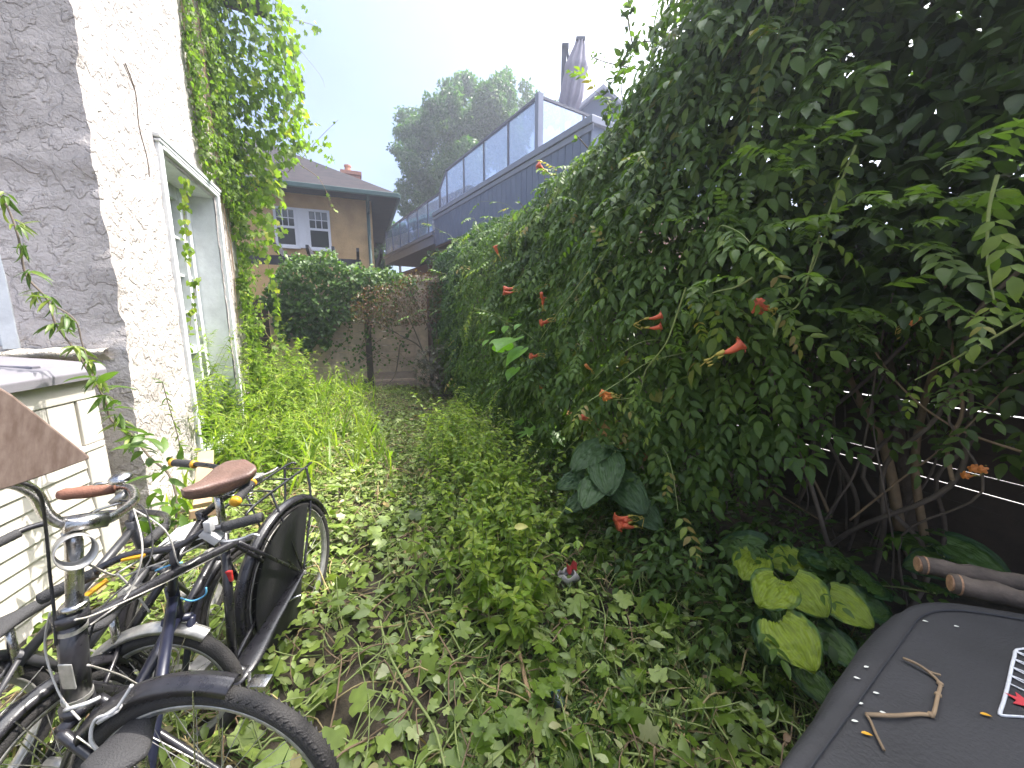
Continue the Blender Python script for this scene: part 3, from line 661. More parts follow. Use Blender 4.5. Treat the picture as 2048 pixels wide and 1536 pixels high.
mb.build('roof', flat('light_grey_fascia', (.36, .36, .42), .6, var=.1), ga)
# folded cantilever umbrella on the terrace
um = empty('patio_umbrella', 'folded grey cantilever umbrella standing on the roof terrace', 'umbrella', D(.7, 1.4, 5.2))
tp = atY(1160, 84, 9.6); bt = atY(1138, 220, 9.6); M['canvas'] = flat('grey_canvas', (.27, .25, .31), .85, bump=.3, bscale=15, var=.15)
n = 40; G = []
for i, t in enumerate(np.linspace(0, 1, 26)):
    c = tp+(bt-tp)*t*1.12; R = np.interp(t, [0, .02, .3, .33, .42, .75, 1], [.09, .10, .21, .24, .21, .23, .16])
    G.append([c+R*(1+.22*math.sin(9*a+1.5*t*3))*np.array([math.cos(a), math.sin(a), 0]) for a in np.linspace(0, 2*math.pi, n)])
mb = MB(); mb.grid(np.array(G)[::-1]); mb.build('folded_canopy', M['canvas'], um, True)
mb = MB(); mb.box(tp+Z3*.02, (.2, .2, .07)); mb.build('cap', M['dark_metal'], um)
m0 = atY(1128, 95, 9.6); m1 = atY(1125, 222, 9.6)
mb = MB(); mb.bar(m0+np.array([0, 0, -.0]), np.array([m0[0], m0[1], 5.1]), .10, .12, (0, 1, 0)); mb.build('mast', M['dark_metal'], um)
mb = MB(); mb.bar(m0+np.array([.07, 0, -.05]), atY(1143, 175, 9.6), .045, .05); mb.bar(m0+np.array([-.05, 0, 0]), m0+np.array([.10, 0, 0]), .12, .12, (0, 1, 0)); mb.build('arm', M['dark_metal'], um)
# ================================================================== VEGETATION
def inpoly(poly, n, rng=RNG):
    poly = np.array(poly, float); lo = poly.min(0); hi = poly.max(0); out = []
    while len(out) < n:
        q = lo+rng.random((n*2, 2))*(hi-lo); x, y = q[:, 0], q[:, 1]; ins = np.zeros(len(q), bool); j = len(poly)-1
        for i in range(len(poly)):
            xi, yi = poly[i]; xj, yj = poly[j]
            c = ((yi > y) != (yj > y)) & (x < (xj-xi)*(y-yi)/(yj-yi+1e-9)+xi); ins ^= c; j = i
        out += list(q[ins])
    return np.array(out[:n])
def polyW(poly, n, wlo, whi):
    """n points inside a volume: a picture polygon carried through depths wlo..whi of the yard"""
    q = inpoly(poly, n); w = RNG.uniform(wlo, whi, n) if np.isscalar(wlo) else wlo
    wm = .5*(wlo+whi)
    base = np.array([atW(a, b, wm) for a, b in q])            # position on the middle plane, then real thickness along w
    return base+AW*(w-wm)[:, None]
def rnd(n, s=1): return RNG.normal(0, s, (n, 3))
UPV = np.array([0, 0, 1.0])
def stems_mesh(paths, r, n=5):
    mb = MB()
    for p in paths:
        rr = r if np.isscalar(r) else random.uniform(*r)
        mb.tube(p, np.linspace(rr, rr*.45, len(p)), n, caps=False)
    return mb

# ---- boundary vine body (trumpet vine)
Hx = [-1.5, 1.0, 2.0, 2.6, 3.2, 3.8, 5.0, 7.0, 9.6]; Hy = [5.2, 5.0, 4.6, 4.1, 3.75, 3.4, 3.2, 3.25, 3.35]
def H(w): return np.interp(w, Hx, Hy)
def uf(w, z):
    b = np.interp(w, [-1, 1, 2, 3.5, 5.5, 7, 9.5], [2.45, 2.1, 1.85, 1.85, 1.6, 1.55, 1.75])
    return b+.45*np.clip((.55-z)/.55, 0, 1)+.12*np.clip(z-1.9, 0, 3)
def shell(n, w0, w1, zb=None, top=True, lump=.36, inner=.16, lo=0.0):
    w = RNG.uniform(w0, w1, n); h = H(w); t = RNG.random(n)
    zlow = lo if zb is None else np.interp(w, *zb)
    Lf = h-.45-zlow; Lt = 1.3 if top else .01
    front = t < Lf/(Lf+Lt)
    zf = zlow+RNG.random(n)*Lf; u = uf(w, zf); N = np.tile(-AN, (n, 1)); N[:, 2] = .25
    a = RNG.random(n)
    zt = h-.45*(1-np.sin(np.minimum(a*2.2, 1)*math.pi/2)); ut = uf(w, h-.45)+a*1.4
    z = np.where(front, zf, zt); u = np.where(front, u, ut)
    N[~front] = nz(-AN*(1-a[~front])[:, None]+UPV*(a[~front]+.35)[:, None])
    P = AN*u[:, None]+AW*w[:, None]; P[:, 2] = z
    d = lump*fbm(P, .9, 41, 3)+.10*fbm(P, 3.2, 42, 2)-RNG.exponential(inner, n)
    return P+nz(N)*d[:, None], nz(N)
tv = empty('trumpet_vine', 'trumpet vine covering the right fence with orange red trumpet flowers and arching shoots', 'vine', U(2.6, 3.5))
F = Fol()
P, N = shell(4600, 1.35, 4.8, zb=([1.2, 1.5, 2.0, 2.6], [1.5, .9, .45, .12]))
D = nz(-AN*.55+AW*RNG.normal(-.1, .6, (len(P), 1))-UPV*(.35+.3*RNG.random((len(P), 1)))+rnd(len(P), .2))
v = np.clip(.5+.35*fbm(P, 1.3, 77)+RNG.normal(0, .15, len(P)), 0, 1)
F.compound(P, D, N*.5+UPV*.9+rnd(len(P), .25), RNG.uniform(.18, .33, len(P)), 4, LEAFLET, .31, v)
P, N = shell(3200, 4.6, 8.0, lo=.35)
D = nz(-AN*.55+AW*RNG.normal(-.1, .6, (len(P), 1))-UPV*(.35+.3*RNG.random((len(P), 1)))+rnd(len(P), .2))
F.compound(P, D, N*.5+UPV*.9+rnd(len(P), .25), RNG.uniform(.16, .27, len(P)), 3, T_ovate(.5, (.5,), (1,)), .36, np.clip(.5+.35*fbm(P, 1.3, 77)+RNG.normal(0, .15, len(P)), 0, 1))
P, N = shell(1500, 1.5, 5.5, lo=.5, inner=.05)   # broader lobed leaves mixed in
F.add(CORD, P, nz(-UPV*.8+AW*RNG.normal(0, .5, (len(P), 1))-AN*.3), N+UPV*.5+rnd(len(P), .3), RNG.uniform(.06, .12, len(P)), RNG.uniform(.3, 1, len(P)))
# low tangle at its foot
n = 1500; w = RNG.uniform(.9, 4.8, n); P = AN*(RNG.uniform(1.45, 2.7, n)+.0*w)[:, None]+AW*w[:, None]; P[:, 2] = RNG.random(n)**1.6*.5
F.compound(P, nz(rnd(n)*[1, 1, .3]-AN*.4), UPV+rnd(n, .3), RNG.uniform(.12, .22, n), 2, LEAFLET, .36, RNG.random(n)*.6)
F.build('foliage', M['leaf_vine'], tv)
# shoots
paths = []
def arch(p0, p1, sag=.15, k=5):
    p0 = np.array(p0); p1 = np.array(p1); m = [p0+(p1-p0)*t+UPV*sag*math.sin(math.pi*t)+rnd(1, .012)[0] for t in np.linspace(0, 1, k)]
    return spline(m, 5)
SF = Fol()
for i in range(80):
    P0, N0 = shell(1, 1.6, 7.5, lo=.7, inner=.05); P0 = P0[0]
    L = random.uniform(.3, .9); d = nz(-AN*random.uniform(.2, .7)+AW*random.gauss(-.35, .5)+UPV*random.uniform(-.9, .5))
    p = arch(P0, P0+d*L, random.uniform(.02, .14)); paths.append(p)
    tip = p[-1]; k = 3; 
    tt = p[[8, 13, -1]]; m = len(tt)
    SF.compound(tt, nz(np.tile(d, (m, 1))-UPV*.3+rnd(m, .35)), np.tile(UPV, (m, 1)), RNG.uniform(.14, .24, m), 4, LEAFLET, .3, RNG.uniform(.5, 1, m))
feat = [([(1372, 575), (1350, 640), (1330, 690), (1292, 740), (1275, 790), (1225, 800)], 1.45), ([(1640, 470), (1620, 540), (1596, 610), (1560, 625)], 1.75),
        ([(1712, 290), (1660, 420), (1650, 470), (1622, 545)], 1.8), ([(1995, 350), (1978, 420), (1975, 520), (1988, 600)], 1.55), ([(2048, 640), (1960, 690), (1830, 760)], 2.0),
        ([(1505, 555), (1470, 575), (1420, 590), (1395, 640)], 1.6), ([(1180, 540), (1120, 620), (1080, 680)], 1.6), ([(1215, 500), (1160, 600), (1110, 690)], 1.65)]
for q, u_ in feat:
    p = spline([atU(x, y, u_) for x, y in q], 6); stems_mesh([p], .0048, 6).build('shoot', M['stem_green'], tv, True)
    m = len(q); pp = np.array([atU(x, y, u_) for x, y in q])
    SF.compound(pp, nz(-UPV*.3+rnd(m, .6)-AW*.3), np.tile(UPV, (m, 1))-AN*.4, RNG.uniform(.12, .2, m), 4, LEAFLET, .3, RNG.uniform(.6, 1, m))
for p in paths: stems_mesh([p], (.0022, .0045), 5).build('shoot', M['stem_green'], tv, True)
SF.build('shoot_leaves', M['leaf_vine'], tv)
# old stems in the hollow below
paths = []
for i in range(46):
    w0 = random.uniform(.5, 3.2); u0_ = random.uniform(2.7, 3.45); a = U(u0_, w0, 0); b_ = U(u0_-random.uniform(-.2, .8), w0+random.gauss(0, .5), random.uniform(1.6, 2.3))
    m = [a+(b_-a)*t+rnd(1, .07)[0]*[1, 1, .4] for t in np.linspace(0, 1, 6)]; paths.append(spline(m, 5))
stems_mesh(paths, (.004, .016), 6).build('old_stems', M['stem_grey'], tv, True)
mb = MB()
for q, u_, r in (([(1662, 1035), (1640, 985), (1600, 900), (1596, 820), (1615, 740), (1640, 640)], 2.75, .010), ([(1640, 1040), (1560, 990), (1520, 960)], 2.8, .006), ([(1575, 650), (1590, 700), (1583, 745)], 2.3, .006),
                 ([(1905, 960), (1895, 890), (1925, 820), (1905, 700), (1890, 560)], 2.6, .009), ([(1800, 1060), (1770, 900), (1700, 760), (1690, 640)], 2.95, .03), ([(1850, 1080), (1830, 930), (1850, 800), (1900, 640), (1930, 500)], 3.0, .022), ([(2048, 905), (1900, 850), (1790, 760), (1700, 620)], 2.5, .006), ([(1700, 1040), (1800, 960), (1905, 880), (2048, 740)], 2.6, .006)):
    p = spline([atU(x, y, u_) for x, y in q], 6); mb.tube(p, np.linspace(r, r*.6, len(p)), 7)
mb.build('trunk', M['stem_brown'], tv, True)
# flowers
M['petal'] = flat('orange_red_petal', (.62, .12, .05), .5, var=.25, vscale=30)
M['petal_o'] = flat('orange_petal', (.66, .22, .05), .5, var=.25, vscale=30)
M['calyx'] = flat('yellow_green_calyx', (.38, .30, .05), .6, var=.3, vscale=40)
FL = [(1440, 715, 1.42, (.8, .5), 1, 1.7, 'pink'), (1535, 615, 1.75, (-.8, .3), 3, 1.3, 'pink'), (1290, 648, 1.55, (.9, .1), 2, 1.3, 'pink'), (1225, 790, 1.45, (-1, .15), 3, 1.25, 'o'), (1172, 838, 1.6, (-1, .2), 2, 1.1, 'r'),
      (1268, 1040, 1.5, (-1, -.02), 5, 1.5, 'r'), (1084, 606, 1.6, (-.2, .9), 2, 1.5, 'r'), (1096, 637, 1.6, (-1, -.1), 2, 1.5, 'r'), (1028, 577, 1.6, (-1, .1), 3, 1.8, 'r'), (1000, 506, 1.7, (-.3, 1), 1, 2, 'r'),
      (1078, 708, 1.55, (-1, .1), 2, 1.4, 'r'), (1182, 738, 1.6, (-.3, .5), 1, 1.2, 'o'), (1094, 342, 2.0, (-1, .2), 1, 2.2, 'r'), (1088, 774, 1.7, (-.5, .3), 1, 1.5, 'o'), (1812, 655, 2.3, (.5, .6), 2, .9, 'o'), (1960, 940, 2.4, (-1, .1), 4, .8, 'o')]
for px, py, u_, (dx, dy), k, sz, kind in FL:
    c = atU(px, py, u_); cl = MB(); cal = MB(); st_ = MB()
    base = nz(AW*(-dx)*.75+AN*dx*.55+UPV*dy-AN*.15) if abs(dx) < .0 else nz(np.array([dx, -.35, dy]))
    for j in range(k):
        d = nz(base+rnd(1, .22)[0]); o = c+rnd(1, .008*sz)[0]+UPV*(j-k/2)*.012*sz
        L = .062*sz*random.uniform(.85, 1.1)
        side = nz(np.cross(d, UPV)); pts = [o+d*L*t-UPV*.006*sz*math.sin(t*3) for t in np.linspace(0, 1, 7)]
        open_ = random.random() < .5 or kind == 'pink'
        cl.tube(pts, [r*sz for r in ([.0035, .0045, .0062, .0082, .0095, .0105, .017 if open_ else .009])], 9)
        if open_:
            for a in range(5):
                an = a*1.257; rd = side*math.cos(an)+np.cross(d, side)*math.sin(an); e = pts[-1]
                cl.add([e+rd*.008*sz+np.cross(d, rd)*.007*sz, e+rd*.008*sz-np.cross(d, rd)*.007*sz, e+rd*.021*sz-np.cross(d, rd)*.006*sz-d*.003*sz, e+rd*.024*sz-d*.006*sz, e+rd*.021*sz+np.cross(d, rd)*.006*sz-d*.003*sz], [(0, 1, 2, 3, 4)])
        cal.tube([o-d*.014*sz, o-d*.004*sz, o+d*.010*sz], [.002*sz, .0052*sz, .0058*sz], 8)
        cal.tube([o-d*.014*sz, o-d*.03*sz-UPV*.004*sz, c-base*.05*sz], .0016*sz, 5)
    for j in range(4): q = c-base*.035*sz+rnd(1, .012*sz)[0]; cal.tube([q-base*.006, q, q+base*.012*sz], [.001, .0036*sz, .001], 6)
    fo = cl.build('flower_cluster', M['petal'] if kind != 'o' else M['petal_o'], tv, True)
    cal.build('calyx', M['calyx'], fo, True)
mb = MB(); p = spline([atU(x, y, 1.9) for x, y in ((1562, 630), (1552, 655), (1548, 675))], 5); mb.tube(p, np.interp(np.linspace(0, 1, len(p)), [0, .2, .8, 1], [.002, .009, .009, .002]), 8)
mb.build('seed_pod', M['stem_green'], tv, True)
F = Fol()
for px, py, s_, u_ in ((1030, 675, .40, 1.28), (1012, 702, .30, 1.3), (1048, 695, .30, 1.32), (1032, 735, .22, 1.3), (1000, 680, .16, 1.3), (975, 680, .13, 1.3), (985, 665, .12, 1.32), (1012, 652, .12, 1.35), (1040, 648, .12, 1.35)):
    F.add(CORD, atU(px, py, u_), nz(-AW*.3-AN*.6-UPV*.35+rnd(1, .2)[0]), UPV-AN*.4+rnd(1, .2)[0], s_*.8)
F.build('fresh_leaves', M['leaf_fresh'], tv)

# ---- overhanging shrub (near right)
os_ = empty('overhanging_shrub', 'tall dark shrub arching over the near right of the yard, sky glinting between its leaves', 'shrub', U(3.1, 1.2))
F = Fol()
P, N = shell(17000, -1.4, 2.7, lo=1.62, inner=.30, lump=.32); P += AN*.12
# sloping ragged underside
F.add(OVATE, P, nz(-UPV*.35-AN*.35+rnd(len(P), .6)), UPV*.7+N*.5+rnd(len(P), .4), RNG.uniform(.055, .12, len(P)), np.clip(.45+.3*fbm(P, 1.5, 9)+RNG.normal(0, .15, len(P)), 0, 1))
n = 17000; w = RNG.uniform(-1.8, 2.3, n); z = RNG.uniform(1.6, 5.6, n); u = uf(w, z)+RNG.uniform(.3, 2.6, n); P = AN*u[:, None]+AW*w[:, None]; P[:, 2] = z
F.add(BROAD, P, nz(-UPV*.3+rnd(n, .6)), UPV+rnd(n, .8), RNG.uniform(.09, .18, n), RNG.random(n)*.6)
# lower skirt of hanging sprays
P = np.array([U(random.uniform(2.2, 3.3), random.uniform(-.6, 2.3), 1.62-random.random()**2*.55) for _ in range(500)])
F.compound(P, nz(-UPV*.7+rnd(len(P), .5)), UPV-AN*.5+rnd(len(P), .3), RNG.uniform(.12, .24, len(P)), 3, OVATE, .34, RNG.uniform(.2, .9, len(P)))
# horizontal sprays catching light
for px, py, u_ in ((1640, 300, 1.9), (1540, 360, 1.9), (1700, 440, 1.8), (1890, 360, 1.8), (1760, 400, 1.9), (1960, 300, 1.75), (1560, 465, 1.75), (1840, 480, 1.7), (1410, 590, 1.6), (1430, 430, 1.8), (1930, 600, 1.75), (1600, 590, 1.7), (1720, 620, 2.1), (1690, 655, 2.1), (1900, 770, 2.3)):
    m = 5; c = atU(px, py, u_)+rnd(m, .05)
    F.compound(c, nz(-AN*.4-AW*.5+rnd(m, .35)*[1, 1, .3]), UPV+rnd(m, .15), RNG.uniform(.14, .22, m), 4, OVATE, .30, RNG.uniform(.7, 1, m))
F.build('foliage', M['leaf_dark'], os_)
# outer branches against the sky
F = Fol(); paths = []
for q, w_, lf in (([(1400, 120), (1330, 90), (1290, 85), (1262, 95), (1250, 130), (1215, 190)], 2.9, .075), ([(1262, 95), (1255, 40), (1262, 5)], 2.9, .07), ([(1330, 160), (1280, 140), (1225, 125), (1190, 112)], 3.0, .038), ([(1262, 240), (1250, 200), (1240, 160), (1262, 110)], 3.0, .05),
                  ([(1420, 60), (1370, 55), (1330, 70), (1310, 60)], 2.7, .085), ([(1460, 30), (1410, 20), (1380, 0)], 2.6, .09), ([(1300, 220), (1290, 170), (1300, 150)], 2.9, .08), ([(1340, 240), (1330, 190), (1340, 150)], 2.8, .09), ([(1230, 290), (1210, 240), (1215, 215)], 3.2, .07), ([(1180, 300), (1150, 270)], 3.6, .06), ([(1090, 400), (1085, 345)], 4.5, .07), ([(1060, 430), (1040, 400)], 4.8, .07)):
    pts = spline([atW(x, y, w_)+rnd(1, .02)[0] for x, y in q], 6); paths.append(pts)
    P = np.repeat(pts, 3, 0)+rnd(len(pts)*3, .022); m = len(P)
    F.add(OVATE if lf > .045 else SMALL, P, nz(rnd(m, .8)+UPV*.1), rnd(m)+UPV*.4-AW*.4, RNG.uniform(.6, 1.2, m)*lf, RNG.random(m))
P = np.array([atW(x, y, 2.75)+AW*random.uniform(-.3, .5) for x, y in inpoly([(1330, 0), (1500, 0), (1500, 250), (1290, 330), (1255, 270), (1310, 160), (1380, 110)], 700)])
F.add(OVATE, P, nz(rnd(700)), rnd(700)+UPV*.3-AW*.4, RNG.uniform(.05, .11, 700), RNG.random(700))
F.build('outer_leaves', M['leaf_dark'], os_)
stems_mesh(paths, (.004, .008), 6).build('branches', M['bark'], os_, True)
mb = MB()
for u_, w_, r in ((3.2, .3, .035), (3.3, 1.3, .045), (3.05, 2.3, .03), (3.4, -.7, .04)):
    a = U(u_, w_, 0); m = [a+UPV*z+AN*(-.25*z/2+random.gauss(0, .04))+AW*random.gauss(0, .06) for z in np.linspace(0, 4.2, 7)]; p = spline(m, 4); mb.tube(p, np.linspace(r, r*.3, len(p)), 8)
mb.build('trunk', M['bark'], os_, True)

# ---- clipped looking hedge at the far right
fh = empty('far_hedge', 'dense small leaved blue green hedge at the far end of the right fence', 'hedge', U(2.4, 8))
F = Fol(); P, N = shell(26000, 6.6, 9.9, lo=.75, lump=.24, inner=.10)
F.add(SMALL, P, nz(N*.7+UPV*.3+rnd(len(P), .5)), N+UPV*.5+rnd(len(P), .4), RNG.uniform(.045, .09, len(P)), np.clip(.5+.4*fbm(P, 1.2, 5)+RNG.normal(0, .12, len(P)), 0, 1))
P = np.array([U(1.75+random.random()*.1, 9.9-.0, 0)+AN*random.uniform(-.1, 1.6)+UPV*random.uniform(.9, 3.3) for _ in range(3000)])
F.add(SMALL, P, nz(-AW*.5+rnd(3000, .6)), -AW+UPV*.5+rnd(3000, .4), RNG.uniform(.05, .09, 3000))
F.build('foliage', M['leaf_hedge'], fh)
paths = []
for i in range(60):
    a = U(random.uniform(1.9, 3.2), random.uniform(5.2, 9.6), 0); paths.append(spline([a, a+UPV*.5+rnd(1, .08)[0], a+UPV*1.1+rnd(1, .14)[0], a+UPV*1.7+rnd(1, .2)[0]], 4))
stems_mesh(paths, (.006, .02), 6).build('stems', M['bark'], fh, True)

# ---- creeper on the stucco house
cr_ = empty('house_creeper', 'bright green grape creeper tumbling down the far corner of the stucco house', 'creeper', U(CU+.05, CW+3))
F = Fol(); n = 6000
s = RNG.uniform(.9, WALL_END+.02, n*4); z = RNG.uniform(.3, 5.9, n*4); q = np.stack([s*3.0, z*.7, s*0], -1)
lim = np.interp(z, [0, 1.5, 2.8, 3.3, 4.2, 6], [2.62, 2.58, 2.45, 1.35, 1.15, 1.75])
pr_ = np.clip((s-lim)/(WALL_END-lim), 0, 1)**1.1*1.0+.55*vnoise(q, 1.0, 61)
ok = (pr_ > .50) & (s > lim) & ~((s > DS0-.05) & (s < DS1+.05) & (z < DZ1+.05)); s = s[ok][:n]; z = z[ok][:n]; n = len(s)
P = AN*(CU+.02+RNG.exponential(.05, n)+.08*np.clip(s-2.3, 0, 1))[:, None]+AW*(CW+s)[:, None]; P[:, 2] = z
F.add(CORD, P, nz(-UPV*.8+rnd(n, .45)), AN*.8+UPV*.35+rnd(n, .35), RNG.uniform(.025, .065, n), np.clip(RNG.normal(.45, .22, n), 0, 1))
# the tumbling mass
w0, w1 = CW+WALL_END-.25, CW+WALL_END+.75
poly = [(440, -30), (560, -30), (585, 40), (600, 120), (605, 190), (612, 250), (600, 310), (570, 345), (540, 380), (515, 440), (498, 520), (490, 600), (486, 700), (480, 780), (468, 790), (462, 600), (455, 430), (450, 250)]
P = polyW(poly, 1850, w0, w1); P = P[~((P[:, 2] > ez-.18) & (P@AN < eu+.03) & (P@AN > eu-.55))]; n = len(P)
F.add(GRAPE, P, nz(-UPV*.75+rnd(n, .4)+AN*.2), AN*.6+UPV*.5+rnd(n, .4), RNG.uniform(.06, .12, n), np.clip(RNG.normal(.5, .22, n)+.25*fbm(P, 2.2, 4), 0, 1))
P = polyW([(560, -20), (640, 60), (635, 90), (600, 60), (610, 200), (650, 280), (690, 350), (640, 330), (590, 300), (560, 200)], 150, w0+.2, w1); n = len(P)
F.add(GRAPE, P, nz(-UPV*.7+rnd(n, .5)), rnd(n)+AN, RNG.uniform(.04, .09, n), RNG.uniform(.4, .9, n))
P = polyW([(500, 330), (560, 340), (575, 420), (560, 470), (530, 520), (500, 480)], 150, w0, w1); n = len(P)
F.add(GRAPE, P, nz(-UPV*.7+rnd(n, .5)), AN*.7-AW*.3+UPV*.4+rnd(n, .4), RNG.uniform(.07, .13, n), RNG.uniform(.4, 1, n))
paths = []
def trail(q, w_, n_, sc, T=GRAPE):
    p = spline([atW(x, y, w_) for x, y in q], 7); paths.append(p); i = RNG.integers(0, len(p), n_); P = p[i]+rnd(n_, .02)
    F.add(T, P, nz(-UPV*.8+rnd(n_, .4)), AN*.5-AW*.4+UPV*.3+rnd(n_, .4), RNG.uniform(.7, 1.2, n_)*sc, RNG.uniform(.4, 1, n_))
trail([(575, 345), (610, 310), (640, 275), (676, 240)], w1, 8, .05)
trail([(552, 560), (556, 610), (552, 650), (556, 695)], w1, 16, .10)
trail([(530, 480), (538, 540), (550, 600)], w1, 16, .11); trail([(600, 330), (640, 360), (668, 420)], w1, 7, .06)
trail([(520, 600), (530, 660), (560, 700), (600, 720)], w0+.3, 14, .10); trail([(590, 40), (625, 50), (634, 62)], w1, 8, .08); trail([(600, 100), (640, 150), (650, 175)], w1, 3, .03)
trail([(395, 555), (380, 650), (372, 760), (390, 830)], CW+1.35, 60, .05, CORD); trail([(372, 360), (368, 430), (378, 520)], CW+1.15, 46, .06, CORD)
for i in range(60):
    s0 = random.uniform(1.9, 3.05); z0 = random.uniform(3.4, 5.8); p = [AN*(CU+.03)+AW*(CW+s0+random.gauss(0, .03)*k)+UPV*(z0-k*random.uniform(.25, .5)) for k in range(6)]
    if s0 < DS1+.1: p = [x for x in p if x[2] > DZ1+.15]
    if len(p) > 2: paths.append(spline(p, 4))
stems_mesh(paths, (.002, .006), 5).build('stems', M['stem_brown'], cr_, True)
F.build('foliage', M['leaf_creeper'], cr_)

# ---- vine on the back fence, red shrub, dusky maple
bv = empty('fence_vine', 'round green vine mound draped over the top of the back fence', 'vine', U(-1, 9))
F = Fol(); P = polyW([(520, 600), (548, 560), (570, 520), (610, 508), (650, 512), (700, 530), (760, 545), (835, 570), (830, 590), (770, 590), (720, 600), (700, 640), (672, 640), (655, 700), (630, 680), (612, 720), (590, 660), (560, 690), (545, 640)], 6000, 8.6, 9.05)
P += UPV*(.28*fbm(P, 2.5, 8))[:, None]-AW*(.22*fbm(P, 2.2, 18))[:, None]; n = len(P)
zt_ = (P[:, 2]-1.0)/1.8
F.add(CORD, P, nz(-UPV*.6-AW*.2+rnd(n, .45)), UPV*.7-AW*.5+rnd(n, .4), RNG.uniform(.045, .09, n), np.clip(.25+.35*zt_+RNG.normal(0, .15, n), 0, 1))
paths = []
for x in (560, 600, 650, 680, 705, 745, 770, 790, 735, 740, 820):
    p = spline([atW(x+random.uniform(-10, 10)+k*random.uniform(-8, 8), 600+k*32, 9.03) for k in range(5)], 4); paths.append(p)
    m = 46; P = p[RNG.integers(0, len(p), m)]+rnd(m, .06); F.add(CORD, P, nz(-UPV+rnd(m, .4)), -AW+rnd(m, .3), RNG.uniform(.03, .07, m), RNG.random(m)*.6)
F.build('foliage', M['leaf_bvine'], bv)
stems_mesh(paths, (.004, .012), 5).build('stems', M['stem_brown'], bv, True)
rs = empty('reddish_shrub', 'sparse shrub with reddish dying leaves in front of the back fence', 'shrub', U(.9, 8.4))
F = Fol(); P = polyW([(700, 600), (730, 575), (790, 560), (830, 540), (880, 545), (905, 600), (880, 640), (830, 650), (760, 655), (705, 640)], 3000, 8.2, 8.8); n = len(P)
F.add(SMALL, P, nz(-UPV*.4+rnd(n, .6)), UPV+rnd(n, .6), RNG.uniform(.035, .075, n), RNG.random(n))
F.build('foliage', M['leaf_red'], rs)
paths = [spline([atW(x, y, 8.4) for x, y in q], 6) for q in ([(865, 765), (845, 700), (800, 670), (745, 640)], [(865, 765), (868, 700), (850, 640), (820, 580)], [(868, 740), (872, 650), (860, 560)], [(845, 700), (820, 640), (790, 590)], [(850, 660), (880, 610), (885, 560)], [(800, 690), (790, 750), (770, 770)])]
stems_mesh(paths, (.010, .022), 6).build('branches', M['stem_grey'], rs, True)
jm = empty('dusky_maple', 'low dusky purple brown maple sapling in the shade at the far right corner', 'sapling', U(1.0, 7.6))
F = Fol(); P = polyW([(830, 715), (860, 690), (920, 670), (975, 690), (990, 740), (950, 775), (880, 785), (830, 765)], 620, 7.0, 7.9); n = len(P)
F.add(JMAPLE, P, nz(-UPV*.4+rnd(n, .6)), UPV-AW*.4+rnd(n, .4), RNG.uniform(.07, .12, n))
F.build('foliage', M['leaf_jmaple'], jm)
paths = [spline([atW(x, y, 7.6) for x, y in q], 6) for q in ([(878, 800), (876, 740), (874, 660)], [(878, 770), (900, 730), (950, 720)], [(876, 750), (850, 715), (835, 700)], [(890, 745), (930, 690), (965, 680)])]
stems_mesh(paths, (.008, .016), 6).build('branches', M['stem_grey'], jm, True)

# ---- trees beyond
def tree(name, label, base, blobs, nleaf, sc, mat, wdepth, trunk_r=.3, T=SMALL):
    t = empty(name, label, 'tree', (base[0], base[1], 0)); F = Fol(); cs = []
    for px, py, r in blobs:
        c = atY(px, py, base[1]+RNG.uniform(-wdepth, wdepth)); R = r/FPX*np.linalg.norm(c-EYE)*.95; cs.append((c, R*.55))
        for _ in range(9):
            dv = nz(rnd(1))[0]; cs.append((c+dv*R*RNG.uniform(.55, .95), R*RNG.uniform(.16, .36)))
    tot = sum(R*R for _, R in cs); tw = []
    for c, R in cs:
        m = int(nleaf*R*R/tot); d = nz(rnd(m)); rr = R*(1-RNG.exponential(.16, m)).clip(.1, 1)*(1+.28*fbm(c+d*R, 1.1/R*1.8, 3, 3)+.14*vnoise(c+d*R, 5/R, 6))
        P = c+d*rr[:, None]
        limb = R > .9
        F.add(T, P, nz(d*.4-UPV*.5+rnd(m, .6)), d*.4+UPV*.7+rnd(m, .5), RNG.uniform(.6, 1.25, m)*sc, np.clip(.5+.4*fbm(P, .9, 13)+RNG.normal(0, .15, m), 0, 1))
        p0 = np.array([base[0], base[1], max(2, c[2]-R*2.2)]); tw += [spline([p0, p0*.5+c*.5+rnd(1, .2)[0], c-(c-p0)*.25], 5)] if limb else []
    F.build('crown', mat, t); zt = min(c[2] for c, _ in cs)
    mb = MB(); mb.tube(spline([(base[0], base[1], 0), (base[0]+.1, base[1], 3), (base[0], base[1], max(zt, 5)+1)], 4), np.linspace(trunk_r, trunk_r*.5, 9), 10)
    for p in tw: mb.tube(p, np.linspace(trunk_r*.4, .03, len(p)), 6, caps=False)
    mb.build('trunk', M['bark'], t, True)
tree('maple_tree', 'large green maple tree rising behind the roof terrace', atY(935, 500, 24), [(925, 205, 48), (1005, 195, 42), (960, 260, 80), (880, 290, 62), (835, 262, 42), (830, 330, 48), (870, 375, 60), (815, 395, 34), (1040, 240, 52), (1070, 205, 24), (935, 330, 70), (1015, 290, 60), (905, 175, 22), (1010, 160, 22), (900, 245, 50), (795, 300, 14), (815, 230, 22), (1090, 230, 30)], 62000, .21, M['leaf_tree'], 2.0)
tree('conifer_tree', 'small dark tree seen between the tan house and the terrace', atY(752, 560, 20), [(752, 470, 18), (750, 500, 22), (758, 535, 26), (745, 520, 20)], 4000, .22, M['leaf_tree'], .5, .12)
tree('back_yard_tree', 'green tree far behind the glass railing', atY(800, 560, 30), [(800, 470, 34), (840, 440, 34), (790, 500, 30), (870, 400, 30)], 5000, .3, M['leaf_tree'], .8, .15)

